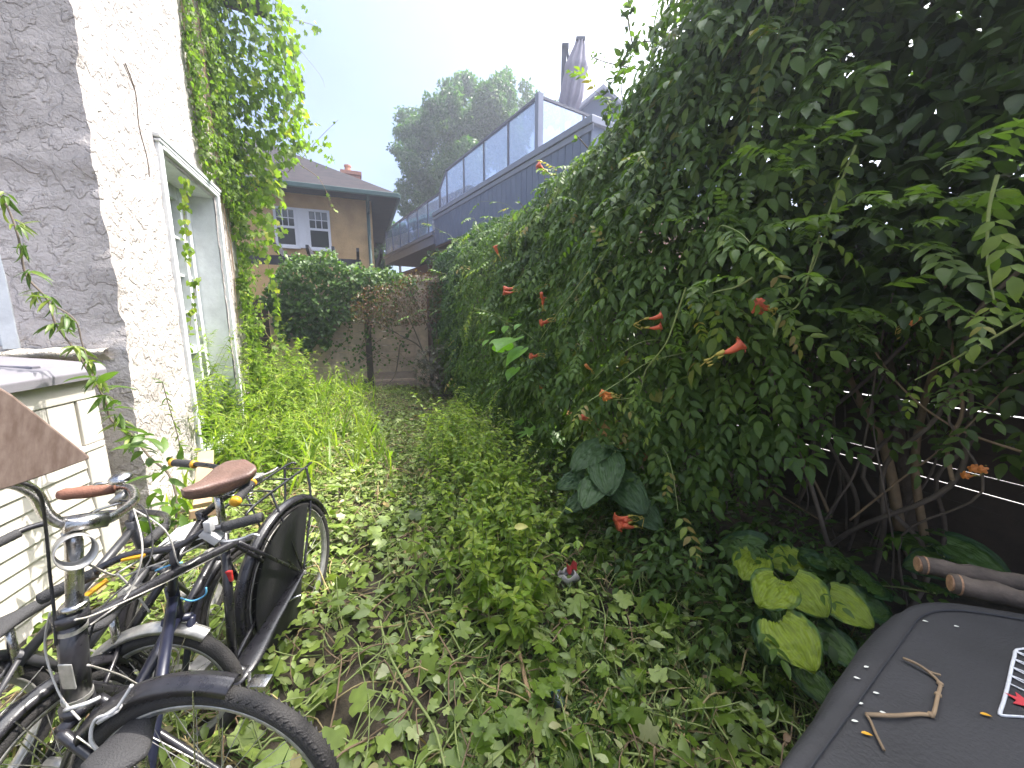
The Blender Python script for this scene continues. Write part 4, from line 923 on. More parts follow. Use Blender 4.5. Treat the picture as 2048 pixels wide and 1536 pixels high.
# ================================================================== GROUND COVER
def onground(u, w, lift=0.0):
    P = AN*u[:, None]+AW*w[:, None]; P[:, 2] = gz(P)+lift; return P
F = Fol(); n = 46000
w = .3+8.8*RNG.random(n)**.85; u = RNG.uniform(-1.0, 1.0, n)*1.75+.25; P = onground(u, w)
keep = (fbm(P, 1.4, 50)+.25+.25*np.clip(w-1.5, -1, 1.2)-.35*np.clip(u-1.1, 0, 2)) > RNG.random(n)*.45
P = P[keep]; w = w[keep]; u = u[keep]; n = len(P); P[:, 2] += RNG.exponential(.028, n)
near = w < 4.2; 
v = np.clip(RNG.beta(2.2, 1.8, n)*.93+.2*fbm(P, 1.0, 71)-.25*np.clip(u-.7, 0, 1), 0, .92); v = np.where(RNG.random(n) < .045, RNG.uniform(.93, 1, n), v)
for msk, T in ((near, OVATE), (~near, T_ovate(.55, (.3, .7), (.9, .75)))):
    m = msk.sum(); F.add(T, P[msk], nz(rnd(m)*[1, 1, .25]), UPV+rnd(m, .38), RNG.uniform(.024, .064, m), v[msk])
n = 2300; w = .35+6*RNG.random(n)**1.2; u = RNG.uniform(-1.6, 1.5, n); P = onground(u, w, RNG.uniform(.01, .09, n))
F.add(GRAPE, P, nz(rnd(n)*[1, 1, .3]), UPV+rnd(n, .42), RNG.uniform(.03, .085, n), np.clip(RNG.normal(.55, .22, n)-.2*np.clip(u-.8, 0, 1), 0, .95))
n = 150; w = .4+2.6*RNG.random(n); u = RNG.uniform(-.6, 1.4, n); P = onground(u, w, RNG.uniform(.03, .12, n))
F.add(GRAPE, P, nz(rnd(n)*[1, 1, .3]), UPV+rnd(n, .4), RNG.uniform(.07, .125, n), np.clip(RNG.normal(.5, .2, n), 0, .9))
n = 2200; w = .4+6*RNG.random(n); u = RNG.uniform(-1.4, 1.7, n); P = onground(u, w, RNG.uniform(.02, .1, n))
F.compound(P, nz(rnd(n)*[1, 1, .2]), UPV+rnd(n, .35), RNG.uniform(.10, .2, n), 2, OVATE, .42, np.clip(RNG.normal(.45, .2, n), 0, .9))
tag(F.build('cut_leaves', M['leaf_litter']), 'cut vine leaves strewn over the whole yard floor', 'leaves', kind='stuff')
mg = MB(); mbn = MB(); mst = MB()
for i in range(1700):
    w = .3+random.random()**1.2*7.5; u = random.uniform(-1.3, 1.8); a = random.uniform(0, 6.28); L = random.uniform(.15, .8)
    P = [np.array([0, 0, 0.0])]; d = np.array([math.cos(a), math.sin(a), 0])
    for k in range(6): 
        a += random.gauss(0, .35); P.append(P[-1]+np.array([math.cos(a), math.sin(a), 0])*L/6)
    P = np.array(P)+U(u, w); h = gz(P); P[:, 2] = h+.02+np.abs(np.random.default_rng(i).normal(0, .045, len(P)))
    (mg if random.random() < .5 else mbn if random.random() < .55 else mst).tube(spline(P, 3), random.uniform(.0014, .0042), 5, caps=False)
for q, r in (([(760, 1240), (775, 1300), (800, 1350), (840, 1410), (870, 1460), (890, 1536)], .0055), ([(1120, 1120), (1180, 1160), (1210, 1230), (1200, 1300)], .003), ([(620, 1060), (640, 1120), (680, 1130), (740, 1132)], .003), ([(600, 1020), (640, 1100), (660, 1180)], .0035), ([(970, 1536), (1040, 1470), (1110, 1420)], .005), ([(440, 790), (430, 860), (450, 900), (480, 950)], .008)):
    P = np.array([atZ(x, y, .10) for x, y in q]); mg.tube(spline(P, 6), r, 6)
tag(mg.build('cut_green_stems', M['stem_green'], None, True), 'green vine stems lying tangled among the cut leaves', 'stems', kind='stuff')
tag(mst.build('straw', M['straw'], None, True), 'pale straw like dry vine stems strewn over the cut leaves', 'straw', kind='stuff')
tag(mbn.build('dry_twigs', M['stem_brown'], None, True), 'brown dry twigs scattered in the cut leaves', 'twigs', kind='stuff')
F = Fol(); n = 52000; w = .2+RNG.random(n)**1.2*4.5; u = RNG.uniform(-1.5, 2.3, n); P = onground(u, w)
kk = fbm(P, 2.2, 99)+np.clip(u-.2, -.25, .7) > RNG.random(n)*.7-.05; P = P[kk]; n = len(P)
F.add(BLADE, P, nz(UPV*.5+rnd(n, .55)), rnd(n), RNG.uniform(.05, .16, n), np.clip(RNG.normal(.42, .25, n), 0, 1))
tag(F.build('grass', M['grass']), 'thin grass and straw between the cut leaves', 'grass', kind='stuff')
# upright weeds
CARTON = uv_of(atZ(1135, 1160, .1))
def weeds(F, mb, bases, hts, leafsc, T, per, vlo, vhi, lean=.2, pairs=0):
    for b0, h in zip(bases, hts):
        l = rnd(1, lean)[0]*[1, 1, 0]; ts = np.linspace(0, 1, 7); p = np.array([b0+UPV*h*t+l*h*t*t for t in ts]); mb.tube(p, np.linspace(.0032, .0012, 7), 5, caps=False)
        m = int(per*h/.5); t = RNG.uniform(.15, 1, m); a = np.arange(m)*2.4+RNG.random(); P = b0+UPV*(h*t)[:, None]+l*(h*t*t)[:, None]
        d = np.stack([np.cos(a), np.sin(a), .25-RNG.random(m)*.6], -1)
        s = leafsc*(1.15-.6*t)*RNG.uniform(.7, 1.2, m)
        F.add(T, P, nz(d), UPV+rnd(m, .2), s, np.clip(RNG.uniform(vlo, vhi, m)+.25*(t-.5), 0, 1))
F = Fol(); mb = MB()
n = 300; u = -1.95+2.2*RNG.random(n)**1.9; w = RNG.uniform(4.3, 8.6, n); B = onground(u, w)
weeds(F, mb, B, np.interp(u, [-1.95, -1, 0], [1.05, .62, .32])*RNG.uniform(.3, 1.45, n), .12, LANCE, 26, .2, 1, .34)
n = 120; u = RNG.uniform(-2.3, -.6, n); w = RNG.uniform(3.9, 8.2, n); B = onground(u, w)
weeds(F, mb, B, RNG.uniform(.25, .6, n), .10, CORD, 16, .2, .8)
n = 1700; u = -1.9+2.1*RNG.random(n)**2.0; w = RNG.uniform(3.6, 8.4, n); P = onground(u, w)
F.add(BLADE, P, nz(UPV*.9+rnd(n, .38)), rnd(n), RNG.uniform(.15, .55, n), RNG.uniform(.3, 1, n))
B = onground(np.array([float(atW(590, 700, 6.3)@AN)]*5)+RNG.normal(0, .06, 5), np.full(5, 6.3)); weeds(F, mb, B, [1.2, 1.0, .9, .8, 1.1], .14, LANCE, 40, .3, 1, .05)
st = tag(mb.build('weed_stems', M['stem_green'], None, True), 'thin stems of the tall weeds beside the house door', 'weeds', kind='stuff')
tag(F.build('tall_weeds', M['leaf_weed']), 'tall yellow green weeds crowding the house wall by the door', 'weeds', kind='stuff')
F = Fol(); mb = MB()
n = 330; w = RNG.uniform(1.5, 5.0, n); u = np.interp(w, [1.5, 3, 5], [.72, .92, 1.0])+RNG.normal(0, .19, n); kc = np.hypot(u-CARTON[0], w-CARTON[1]+.15) > .26; u = u[kc]; w = w[kc]; n = len(u); B = onground(u, w)
weeds(F, mb, B, RNG.uniform(.18, .42, n)+.42*RNG.random(n)**2.0, .082, LEAFLET, 26, .3, 1, .25)
n = 80; w = RNG.uniform(.8, 3.0, n); u = np.interp(w, [1, 3], [.9, 1.5])+RNG.normal(0, .3, n); kc = np.hypot(u-CARTON[0], w-CARTON[1]+.1) > .25; u = u[kc]; w = w[kc]; n = len(u); B = onground(u, w)
weeds(F, mb, B, RNG.uniform(.08, .26, n), .09, GRAPE, 14, .1, .5, .3)
B = onground(np.array([.98, 1.02, .95, 1.1]), np.array([4.2, 4.25, 4.1, 4.4])); weeds(F, mb, B, [.75, .6, .5, .55], .07, LANCE, 44, .6, 1, .05)
tag(mb.build('clump_stems', M['stem_green'], None, True), 'thin stems of the weed clump in mid yard', 'weeds', kind='stuff')
tag(F.build('weed_clump', M['leaf_weed']), 'green leafy weed clump standing along the middle of the yard', 'weeds', kind='stuff')

# ---- ribbed big leaves: hosta and broad dull plant
def ribleaf(mb, base, tip, nrm, width, ribs=13, cup=.18, att=None, rib=None):
    base = np.array(base); tip = np.array(tip); d = tip-base; L = np.linalg.norm(d); d /= L; n_ = nz(np.array(nrm)-d*np.dot(nrm, d)); x = np.cross(d, n_)
    m, k = 22, 29; G = np.zeros((m, k, 3))
    for i, t in enumerate(np.linspace(0, 1, m)):
        wd = width/2*(math.sin(math.pi*min(1, (t*.93+.07))**.72))**.62*(1 if t < .97 else .45)
        for j, s in enumerate(np.linspace(-1, 1, k)):
            a = abs(s); back = -.16*L*(a**1.5)*(1-t)*1.0
            z = cup*L*(a*.45-(t-.15)**2*1.05)+.006*math.cos(ribs*math.pi*a*(1-.15*t)+t*2)*(1-t*.4)*L/.28+(.004*vnoise([[t*9, s*7, base[0]*9]], 1.5, 3)[0])*3
            G[i, j] = base+d*(L*t+back*(1-t))+x*s*wd+n_*z
            if rib is not None: rib.append(a*(1.0-.25*t)*8.5+t*t*1.2)
            if att is not None: att.append(max(a, 1.15*(t-.28)**2*1.3 if t > .3 else 0)*.9+.12*vnoise([[t*6, s*5, base[1]*7]], 1.6, 9)[0])
    mb.grid(G)
def ribplant(name, label, cat, leaves, mat, base, stemmat):
    t = empty(name, label, cat, base)
    for px, py, z, ln, wd, ang, tilt in leaves:
        c = atZ(px, py, z); a = math.radians(ang); d = np.array([math.cos(a), math.sin(a), -.25]); d = nz(d)
        mb = MB(); att = []; rb_ = []; nn = nz(np.array([-.3, -.6, 1.0])+np.array(tilt)); ribleaf(mb, c-d*ln*.5, c+d*ln*.5, nn, wd, att=att, rib=rb_)
        o = mb.build('leaf', mat, t, True); at_ = o.data.attributes.new('edge', 'FLOAT', 'POINT'); at_.data.foreach_set('value', np.array(att, np.float32)); at2 = o.data.attributes.new('rib', 'FLOAT', 'POINT'); at2.data.foreach_set('value', np.array(rb_, np.float32))
        b2 = MB(); s0 = c-d*ln*.5; b2.tube(spline([s0, s0*.6+np.array(base)*.4+UPV*.02, np.array(base)], 5), .004, 6); b2.build('stalk', stemmat, o, True)
    return t
def hostamat(name, c0, c1, w0=.55):
    m, nt, b = newmat(name); N = nt.nodes; at = N.new('ShaderNodeAttribute'); at.attribute_name = 'edge'; r = N.new('ShaderNodeValToRGB')
    r.color_ramp.elements[0].position = w0; r.color_ramp.elements[0].color = (*c0, 1); r.color_ramp.elements[1].position = w0+.14; r.color_ramp.elements[1].color = (*c1, 1)
    nt.links.new(at.outputs['Fac'], r.inputs['Fac'])
    tc = N.new('ShaderNodeTexCoord'); n1 = N.new('ShaderNodeTexNoise'); n1.inputs['Scale'].default_value = 45; n1.inputs['Detail'].default_value = 4; nt.links.new(tc.outputs['Object'], n1.inputs['Vector'])
    mr = N.new('ShaderNodeMapRange'); mr.inputs['To Min'].default_value = .7; mr.inputs['To Max'].default_value = 1.25; ra = N.new('ShaderNodeAttribute'); ra.attribute_name = 'rib'; rs_ = N.new('ShaderNodeMath'); rs_.operation = 'MULTIPLY'; rs_.inputs[1].default_value = 6.283; nt.links.new(ra.outputs['Fac'], rs_.inputs[0]); rc_ = N.new('ShaderNodeMath'); rc_.operation = 'COSINE'; nt.links.new(rs_.outputs[0], rc_.inputs[0])
    rm = N.new('ShaderNodeMath'); rm.operation = 'MULTIPLY_ADD'; rm.inputs[1].default_value = -.16; nt.links.new(rc_.outputs[0], rm.inputs[0]); nt.links.new(n1.outputs['Fac'], rm.inputs[2]); nt.links.new(rm.outputs[0], mr.inputs['Value'])
    sc = N.new('ShaderNodeVectorMath'); sc.operation = 'SCALE'; nt.links.new(r.outputs[0], sc.inputs[0]); nt.links.new(mr.outputs[0], sc.inputs['Scale']); nt.links.new(sc.outputs[0], b.inputs['Base Color'])
    bp = N.new('ShaderNodeBump'); bp.inputs['Strength'].default_value = .6; bp.inputs['Distance'].default_value = .006; nt.links.new(rm.outputs[0], bp.inputs['Height']); nt.links.new(bp.outputs[0], b.inputs['Normal'])
    b.inputs['Roughness'].default_value = .45
    tr = N.new('ShaderNodeBsdfTranslucent'); nt.links.new(sc.outputs[0], tr.inputs['Color']); ms = N.new('ShaderNodeMixShader'); ms.inputs[0].default_value = .3
    nt.links.new(b.outputs[0], ms.inputs[1]); nt.links.new(tr.outputs[0], ms.inputs[2]); nt.links.new(ms.outputs[0], N['Material Output'].inputs['Surface']); return m
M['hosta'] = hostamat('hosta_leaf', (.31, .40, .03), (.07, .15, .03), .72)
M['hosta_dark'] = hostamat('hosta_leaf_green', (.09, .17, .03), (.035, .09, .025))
hb = atZ(1610, 1215, .02)
ribplant('hosta', 'hosta with large yellow green quilted leaves beside the black cover', 'plant', [
    (1592, 1290, .33, .19, .215, -85, (-.1, -.1, 0)), (1498, 1135, .33, .18, .19, -140, (-.35, -.1, 0)), (1540, 1188, .42, .17, .19, -150, (-.3, -.1, 0)), (1618, 1196, .38, .18, .20, -80, (-.05, -.15, 0)), (1702, 1220, .34, .17, .19, -60, (.2, -.1, 0)), (1560, 1120, .30, .16, .17, 160, (-.1, .1, 0))], M['hosta'], hb, M['stem_green'])
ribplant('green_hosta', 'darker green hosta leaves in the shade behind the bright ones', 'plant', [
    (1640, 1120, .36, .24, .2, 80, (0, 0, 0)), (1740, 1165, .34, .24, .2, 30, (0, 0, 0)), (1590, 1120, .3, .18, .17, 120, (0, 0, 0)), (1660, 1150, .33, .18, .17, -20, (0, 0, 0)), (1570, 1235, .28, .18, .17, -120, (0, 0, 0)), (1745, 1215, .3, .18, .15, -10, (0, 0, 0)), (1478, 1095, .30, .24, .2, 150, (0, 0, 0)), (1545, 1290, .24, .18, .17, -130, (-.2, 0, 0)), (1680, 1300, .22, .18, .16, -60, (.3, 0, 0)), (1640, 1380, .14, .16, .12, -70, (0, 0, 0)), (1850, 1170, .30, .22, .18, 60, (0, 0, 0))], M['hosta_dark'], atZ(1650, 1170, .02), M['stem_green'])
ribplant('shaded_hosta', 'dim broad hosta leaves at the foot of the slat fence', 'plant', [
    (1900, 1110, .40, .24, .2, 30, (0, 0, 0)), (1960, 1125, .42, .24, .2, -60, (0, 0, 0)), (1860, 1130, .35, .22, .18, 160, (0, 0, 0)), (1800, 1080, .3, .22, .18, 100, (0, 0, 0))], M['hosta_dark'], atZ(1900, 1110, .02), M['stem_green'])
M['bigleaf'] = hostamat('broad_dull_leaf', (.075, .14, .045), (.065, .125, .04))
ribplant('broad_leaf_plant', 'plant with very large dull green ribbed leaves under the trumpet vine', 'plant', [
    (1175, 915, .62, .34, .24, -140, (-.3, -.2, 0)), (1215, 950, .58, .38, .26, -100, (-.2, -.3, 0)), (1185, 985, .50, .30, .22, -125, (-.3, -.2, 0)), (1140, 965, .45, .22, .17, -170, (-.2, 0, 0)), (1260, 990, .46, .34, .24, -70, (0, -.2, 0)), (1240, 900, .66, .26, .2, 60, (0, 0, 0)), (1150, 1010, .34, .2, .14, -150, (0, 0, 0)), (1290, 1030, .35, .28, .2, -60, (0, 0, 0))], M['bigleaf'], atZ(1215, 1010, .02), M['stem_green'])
F = Fol(); mb = MB(); sp_ = empty('pale_sapling', 'young sapling with bright pale green lobed leaves in mid yard', 'sapling', atZ(1085, 920, 0))
for px, py, s_ in ((1062, 848, .15), (1088, 852, .13), (1072, 862, .13), (1098, 872, .12), (1052, 842, .10), (1110, 860, .14)):
    F.add(MAPLE, atZ(px, py, .55), nz(rnd(1)*[1, 1, .2]-UPV*.1), UPV-AW*.6+rnd(1, .2), s_*1.7)
F.build('leaves', M['leaf_fresh'], sp_); mb.tube(spline([atZ(1085, 920, 0), atZ(1082, 885, .2), atZ(1075, 858, .54)], 4), .004, 6); mb.build('stem', M['stem_green'], sp_, True)

# ---- climber over the shed
cl_ = empty('shed_climber', 'climber with whorls of narrow leaves slanting across the shed and grey wall', 'climber', SP(0, .05, 1.3))
def Yc(py): return 2.15
main = [(-20, 360), (15, 415), (38, 480), (52, 550), (95, 600), (112, 650), (150, 700), (178, 745), (210, 800), (222, 840), (262, 868), (300, 915), (335, 945), (352, 990), (352, 1040), (345, 1120)]
pts = spline([atY(x, y, 2.08-.25*max(0, (y-850)/250)) for x, y in main], 5); mb = MB(); mb.tube(pts, np.linspace(.0045, .006, len(pts)), 6)
pt2 = spline([atY(x, y, 2.1) for x, y in [(105, 610), (150, 640), (165, 690), (190, 760)]], 5); mb.tube(pt2, .0035, 6)
pt3 = spline([atY(x, y, 2.25) for x, y in [(325, 765), (340, 820), (355, 870), (360, 900)]], 5); mb.tube(pt3, .0025, 5)
mb.build('stem', M['stem_grey'], cl_, True); F = Fol()
nodes = [(12, 390), (35, 450), (45, 490), (62, 545), (75, 585), (100, 600), (130, 630), (112, 650), (150, 695), (178, 720), (200, 755), (212, 790), (235, 830), (262, 868), (240, 845)]
for x, y in nodes:
    c = atY(x, y, 2.08-.02); m = 9; a = RNG.uniform(0, 6.28, m)
    d = np.stack([.9*np.abs(RNG.normal(0, .6, m))*np.where(RNG.random(m) < .7, 1, -1), RNG.normal(-.2, .4, m), RNG.normal(-.5, .45, m)], -1)
    F.add(LANCE, np.tile(c, (m, 1))+rnd(m, .008), nz(d), UPV+rnd(m, .5), RNG.uniform(.06, .115, m), RNG.uniform(.2, 1, m))
for x, y in ((190, 770), (235, 815), (290, 900), (320, 915), (310, 945), (345, 940), (330, 975), (350, 1000), (355, 1020), (290, 880), (345, 1045), (300, 1030), (280, 1050), (320, 1060)):
    m = 4; c = atY(x, y, 2.0-.25*max(0, (y-850)/250)); F.add(T_ovate(.34, fold=.3, droop=.3), c+rnd(m, .02), nz(rnd(m)*[1, .6, .6]+[-.2, -.2, -.1]), UPV+rnd(m, .5), RNG.uniform(.08, .15, m), RNG.uniform(.1, .6, m))
P = pt3[RNG.integers(0, len(pt3), 40)]; F.add(LANCE, P, nz(rnd(40)-UPV*.2), UPV+rnd(40, .5), RNG.uniform(.03, .06, 40), RNG.uniform(.5, 1, 40))
F.build('leaves', M['leaf_lance'], cl_)
# ================================================================== BICYCLES
M['black_paint'] = flat('glossy_black_paint', (.022, .021, .025), .28, spec=.6, bump=.06, bscale=90, var=.4, vscale=25)
M['rubber'] = flat('tyre_rubber', (.028, .026, .026), .75, bump=.5, bscale=220, var=.3, vscale=30)
M['chrome'] = flat('dull_chrome', (.50, .49, .48), .25, 1, bump=.1, bscale=80, var=.35, vscale=30)
M['silver'] = flat('silver_casting', (.52, .52, .53), .38, .25, spec=.6, var=.2, vscale=30)
M['alloy'] = flat('alloy_rim', (.46, .45, .43), .40, .6, var=.35, vscale=25)
M['leather'] = flat('brown_leather', (.155, .092, .072), .42, bump=.25, bscale=160, var=.3, vscale=14)
M['grip_brown'] = flat('brown_grip', (.19, .082, .052), .6, bump=.3, bscale=200, var=.25)
M['grip_black'] = flat('black_grip', (.035, .034, .036), .65, bump=.5, bscale=260, var=.2)
M['yellow'] = flat('amber_yellow_plastic', (.58, .30, .02), .45, var=.15)
M['blue_paint'] = flat('dark_blue_paint', (.012, .014, .032), .35, spec=.6, var=.3)
M['cable'] = flat('pale_brake_cable', (.40, .38, .35), .5)
M['cable_blue'] = flat('blue_cable', (.12, .38, .62), .5)
M['red_plastic'] = flat('red_reflector', (.45, .03, .03), .25, spec=.7)
Xv = np.array([1., 0, 0]); Yv = np.array([0, 1., 0])
def wheel(par, c, f, R, rt, spk=28, tread=True):
    c = np.array(c, float); f = nz(np.array(f, float)); a = nz(np.cross(f, UPV))
    mb = MB(); mb.tube([c-a*.035, c+a*.035], .016, 12); mb.tube([c-a*.05, c+a*.05], .006, 8)
    for i in range(spk):
        an = 2*math.pi*i/spk; s = 1 if i % 2 else -1; an2 = an+s*.25
        mb.tube([c+a*.028*s+.022*(math.cos(an2)*f+math.sin(an2)*UPV), c+(R-rt*2-.004)*(math.cos(an)*f+math.sin(an)*UPV)], .0011, 4, caps=False)
    w = mb.build('wheel', M['alloy'], par, True)
    mb = MB(); mb.ring(c, f, UPV, R-rt, rt, 72, 12)
    if tread:
        for i in range(100):
            an = 2*math.pi*i/100; e = math.cos(an)*f+math.sin(an)*UPV; t = -math.sin(an)*f+math.cos(an)*UPV
            for sg in (-1, 1):
                o = c+e*(R-rt+rt*.80)+a*sg*rt*.55; mb.bar(o-t*.006-a*sg*rt*.2-e*.003, o+t*.008+a*sg*rt*.3-e*.003, .004, .006, tuple(e))
    mb.build('tyre', M['rubber'], w, True)
    mb = MB(); 
    for s in (-1, 1): mb.ring(c+a*s*.011, f, UPV, R-rt*2+.001, .005, 60, 6)
    pts = [[c+(R-rt*2-q)*(math.cos(t)*f+math.sin(t)*UPV)+a*o for o, q in ((-.013, 0), (-.010, .012), (0, .015), (.010, .012), (.013, 0))] for t in np.linspace(0, 2*math.pi, 61)]
    mb.grid(np.array(pts)); mb.build('rim', M['alloy'], w, True)
    return w
def fender(par, c, f, R, a0, a1, wd, mat, name='mudguard', stays=True):
    c = np.array(c, float); f = nz(np.array(f, float)); a = nz(np.cross(f, UPV)); n = 40
    G = []
    for t in np.linspace(math.radians(a0), math.radians(a1), n):
        e = math.cos(t)*f+math.sin(t)*UPV
        G.append([c+e*(R+h)+a*o for o, h in ((-wd/2, -.014), (-wd/2*.86, 0), (-wd/2*.5, .010), (-.004, .012), (0, .016), (.004, .012), (wd/2*.5, .010), (wd/2*.86, 0), (wd/2, -.014), (wd/2*.8, -.002), (0, .008), (-wd/2*.8, -.002), (-wd/2, -.014))])
    mb = MB(); mb.grid(np.array(G)); o = mb.build(name, mat, par, True)
    if stays:
        mb = MB()
        for t in (a0+12, (a0+a1)/2+15):
            t = math.radians(t); e = math.cos(t)*f+math.sin(t)*UPV
            for s in (-1, 1): mb.tube([c+a*s*.05, c+e*R+a*s*wd/2], .002, 5)
        mb.build('stay', M['chrome'], o)
    return o
A = lambda x, y, Y: atY(x, y, Y)
# ---- A: black roadster
ba = empty('black_roadster_bicycle', 'black Dutch style bicycle with brown leather saddle and brown grips, front wheel turned sideways', 'bicycle', (-1.1, 1.2, 0))
ht0, ht1 = A(140, 1222, .85), A(158, 1420, .85); bb = A(468, 1345, 1.27); st0 = A(447, 1050, 1.37); hub = np.array([-1.13, 1.79, .325]); cf = np.array([-.80, .83, .35])
mb = MB()
mb.tube([ht0, ht1], .027, 16); mb.tube([ht0+UPV*.0, ht0-UPV*.028], .033, 16); mb.tube([ht1, ht1+UPV*.025], .034, 16)
mb.tube(spline([ht0-UPV*.05, A(340, 1150, 1.12), A(470, 1085, 1.35)], 6), .0155, 12)
mb.tube(spline([ht1+UPV*.07, A(300, 1385, 1.05), bb], 6), .019, 12)
mb.tube([st0, bb], .016, 12); mb.tube([bb-Xv*.05, bb+Xv*.05], .024, 14)
for s in (-1, 1):
    mb.tube([A(470, 1085, 1.35)+Xv*s*.012, hub+Xv*s*.055], .0085, 8); mb.tube([bb+Xv*s*.02, hub+Xv*s*.055], .010, 8)
mb.build('frame', M['black_paint'], ba, True)
mb = MB(); mb.box(ht0*.45+ht1*.55+np.array([.012, -.028, 0]), (.034, .004, .07)); mb.build('head_badge', M['alloy'], ba, bevel=.008)
fk = MB(); crown = ht1-UPV*.012
fk.tube([crown+Yv*.045, crown-Yv*.045], .015, 10)
for s in (-1, 1): fk.tube(spline([crown+Yv*s*.045, crown*.5+cf*.5+Yv*s*.052+Xv*-.03+UPV*.02, cf+Yv*s*.052], 6), np.linspace(.013, .008, 13), 10)
fk.build('fork', M['black_paint'], ba, True)
wheel(ba, cf, (1, .03, 0), .345, .023); fender(ba, cf, (1, .03, 0), .362, 74, 172, .062, M['black_paint'])
wheel(ba, hub, (.04, 1, 0), .355, .021); fender(ba, hub, (.04, 1, 0), .370, 20, 195, .055, M['black_paint'])
mb = MB()
for X in (-.028, .028):
    n = 22; a_ = np.radians(np.linspace(66, 262, n)); pts = [hub+Xv*X*1.3+.335*(math.cos(t)*Yv+math.sin(t)*UPV) for t in a_]; ctr = [hub+Xv*X*1.3+Yv*.03+UPV*.02]
    v = pts+ctr; v2 = [p+Xv*.003 for p in v]; k = len(v)
    mb.add(v+v2, [tuple(range(k)), tuple(range(2*k-1, k-1, -1))])
mb.build('coat_guard', flat('black_vinyl', (.016, .016, .018), .55, bump=.15, bscale=60, var=.2), ba)
mb = MB(); c0 = bb+Xv*.03; c1 = hub+Xv*.05; pts = [c0+(c1-c0)*t for t in np.linspace(-.12, 1.05, 14)]; mb.tube(pts, [.015, .035, .045, .046, .042, .036, .032, .03, .028, .027, .026, .024, .02, .012], 14, flat=.35)
mb.build('chain_case', M['black_paint'], ba, True)
mb = MB(); mb.tube([st0-UPV*.03, A(433, 978, 1.36)], .0135, 14); mb.build('seat_post', M['chrome'], ba, True)
# saddle
nose, rear = A(366, 990, 1.25), A(492, 938, 1.46); ax = nz(rear-nose); sx = nz(np.cross(ax, UPV)); su = nz(np.cross(sx, ax)); Ls = np.linalg.norm(rear-nose); G = []
for t in np.linspace(0, 1, 22):
    w = np.interp(t, [0, .03, .12, .35, .55, .75, .92, .985, 1], [.008, .018, .028, .042, .07, .098, .092, .06, .02]); th = np.interp(t, [0, .05, .5, 1], [.018, .028, .045, .04])
    o = nose+ax*Ls*t+su*(.022*(t-.4)**2*3)
    G.append([o+sx*w*math.sin(a)*(1 if math.cos(a) > 0 else .93)+su*(th*.45*max(math.cos(a), 0)**.6 if math.cos(a) > 0 else th*1.2*-abs(math.cos(a))**.8*(1 if abs(math.sin(a)) > .3 else .35)) for a in np.linspace(0, 2*math.pi, 29)])
mb = MB(); mb.grid(np.array(G)[:, ::-1]); mb.add(G[0][:-1], [tuple(range(28))]); mb.add(G[-1][:-1], [tuple(range(27, -1, -1))]); sad = mb.build('saddle', M['leather'], ba, True)
mb = MB()
for s in (-1, 1): mb.tube(spline([nose+ax*.04-su*.02, nose*.5+rear*.5+sx*s*.022-su*.055, rear-ax*.04+sx*s*.05-su*.03], 5), .0035, 6)
for s in (-1, 1):
    c = rear-ax*.035+sx*s*.05-su*.05; mb.tube([c+.014*np.array([math.cos(t), math.sin(t), 0])-UPV*.002*t for t in np.linspace(0, 26, 90)], .002, 4)
mb.build('springs', M['chrome'], sad, True)
# stem, lamp ring, bars
s0 = A(150, 1215, .85); s1 = A(148, 1085, .86); s2 = A(168, 1048, .86)
mb = MB(); mb.tube([s0, s1, A(140, 1060, .86)], .0165, 14); mb.tube([A(128, 1052, .84), A(215, 1038, .90)], .019, 14); mb.tube([s0+UPV*.0, s0+UPV*.012], .026, 14); mb.build('stem', M['chrome'], ba, True)
hb_ = [A(-60, 985, .66), A(-5, 966, .70), A(35, 968, .74), A(72, 990, .79), A(95, 1030, .83), A(135, 1048, .86), A(200, 1043, .90), A(240, 1025, .97), A(268, 1000, 1.06), A(262, 978, 1.14), A(235, 975, 1.15), A(200, 982, 1.14)]
mb = MB(); mb.tube(spline(hb_, 6), .0125, 12); hbo = mb.build('handlebar', M['chrome'], ba, True)
g0, g1 = A(228, 978, 1.13), A(116, 990, 1.08)
mb = MB(); mb.tube([g0+(g1-g0)*t for t in np.linspace(0, 1, 9)], [.014, .0155, .017, .0185, .019, .0185, .017, .018, .012], 14); mb.build('grip', M['grip_brown'], ba, True)
rc = A(150, 1100, .835); ry = nz(np.array([.78, -.55, .12])); rx = nz(np.cross(ry, UPV)); rz_ = np.cross(rx, ry)
mb = MB(); G = [[rc+ry*d+(math.cos(t)*rx+math.sin(t)*rz_*1.15)*r for d, r in ((-.03, .030), (-.028, .034), (.028, .036), (.03, .0335), (-.028, .0315), (-.03, .030))] for t in np.linspace(0, 2*math.pi, 33)]
mb.grid(np.array(G)); mb.build('lamp_bracket', M['alloy'], ba, True)
bc = A(242, 958, 1.12); mb = MB(); mb.lathe(bc-UPV*.005, nz(np.array([0, -.15, 1])), [(0, .004), (0.001, .028), (.008, .029), (.016, .024), (.022, .013), (.024, 0)], 20); mb.tube([bc-UPV*.02, bc], .008, 8); mb.bar(bc+np.array([-.02, -.02, -.003]), bc+np.array([-.05, -.03, -.003]), .012, .006); mb.build('bell', M['chrome'], ba, True)
mb = MB(); mb.bar(A(228, 1005, 1.12), A(252, 985, 1.13), .03, .022); mb.tube(spline([A(245, 1005, 1.12), A(220, 1012, 1.1), A(192, 1022, 1.08), A(186, 1032, 1.08)], 4), .004, 6); mb.build('brake_lever', M['alloy'], ba, True)
mb = MB(); mb.tube(spline([A(30, 962, .70), A(78, 985, .74), A(92, 1060, .80), A(100, 1150, .82), A(108, 1220, .82), A(112, 1290, .82)], 6), .0035, 6)
mb.tube(spline([A(240, 1000, 1.1), A(290, 1020, 1.1), A(300, 1120, 1.05), A(200, 1220, .92), A(170, 1330, .88)], 6), .0028, 5)
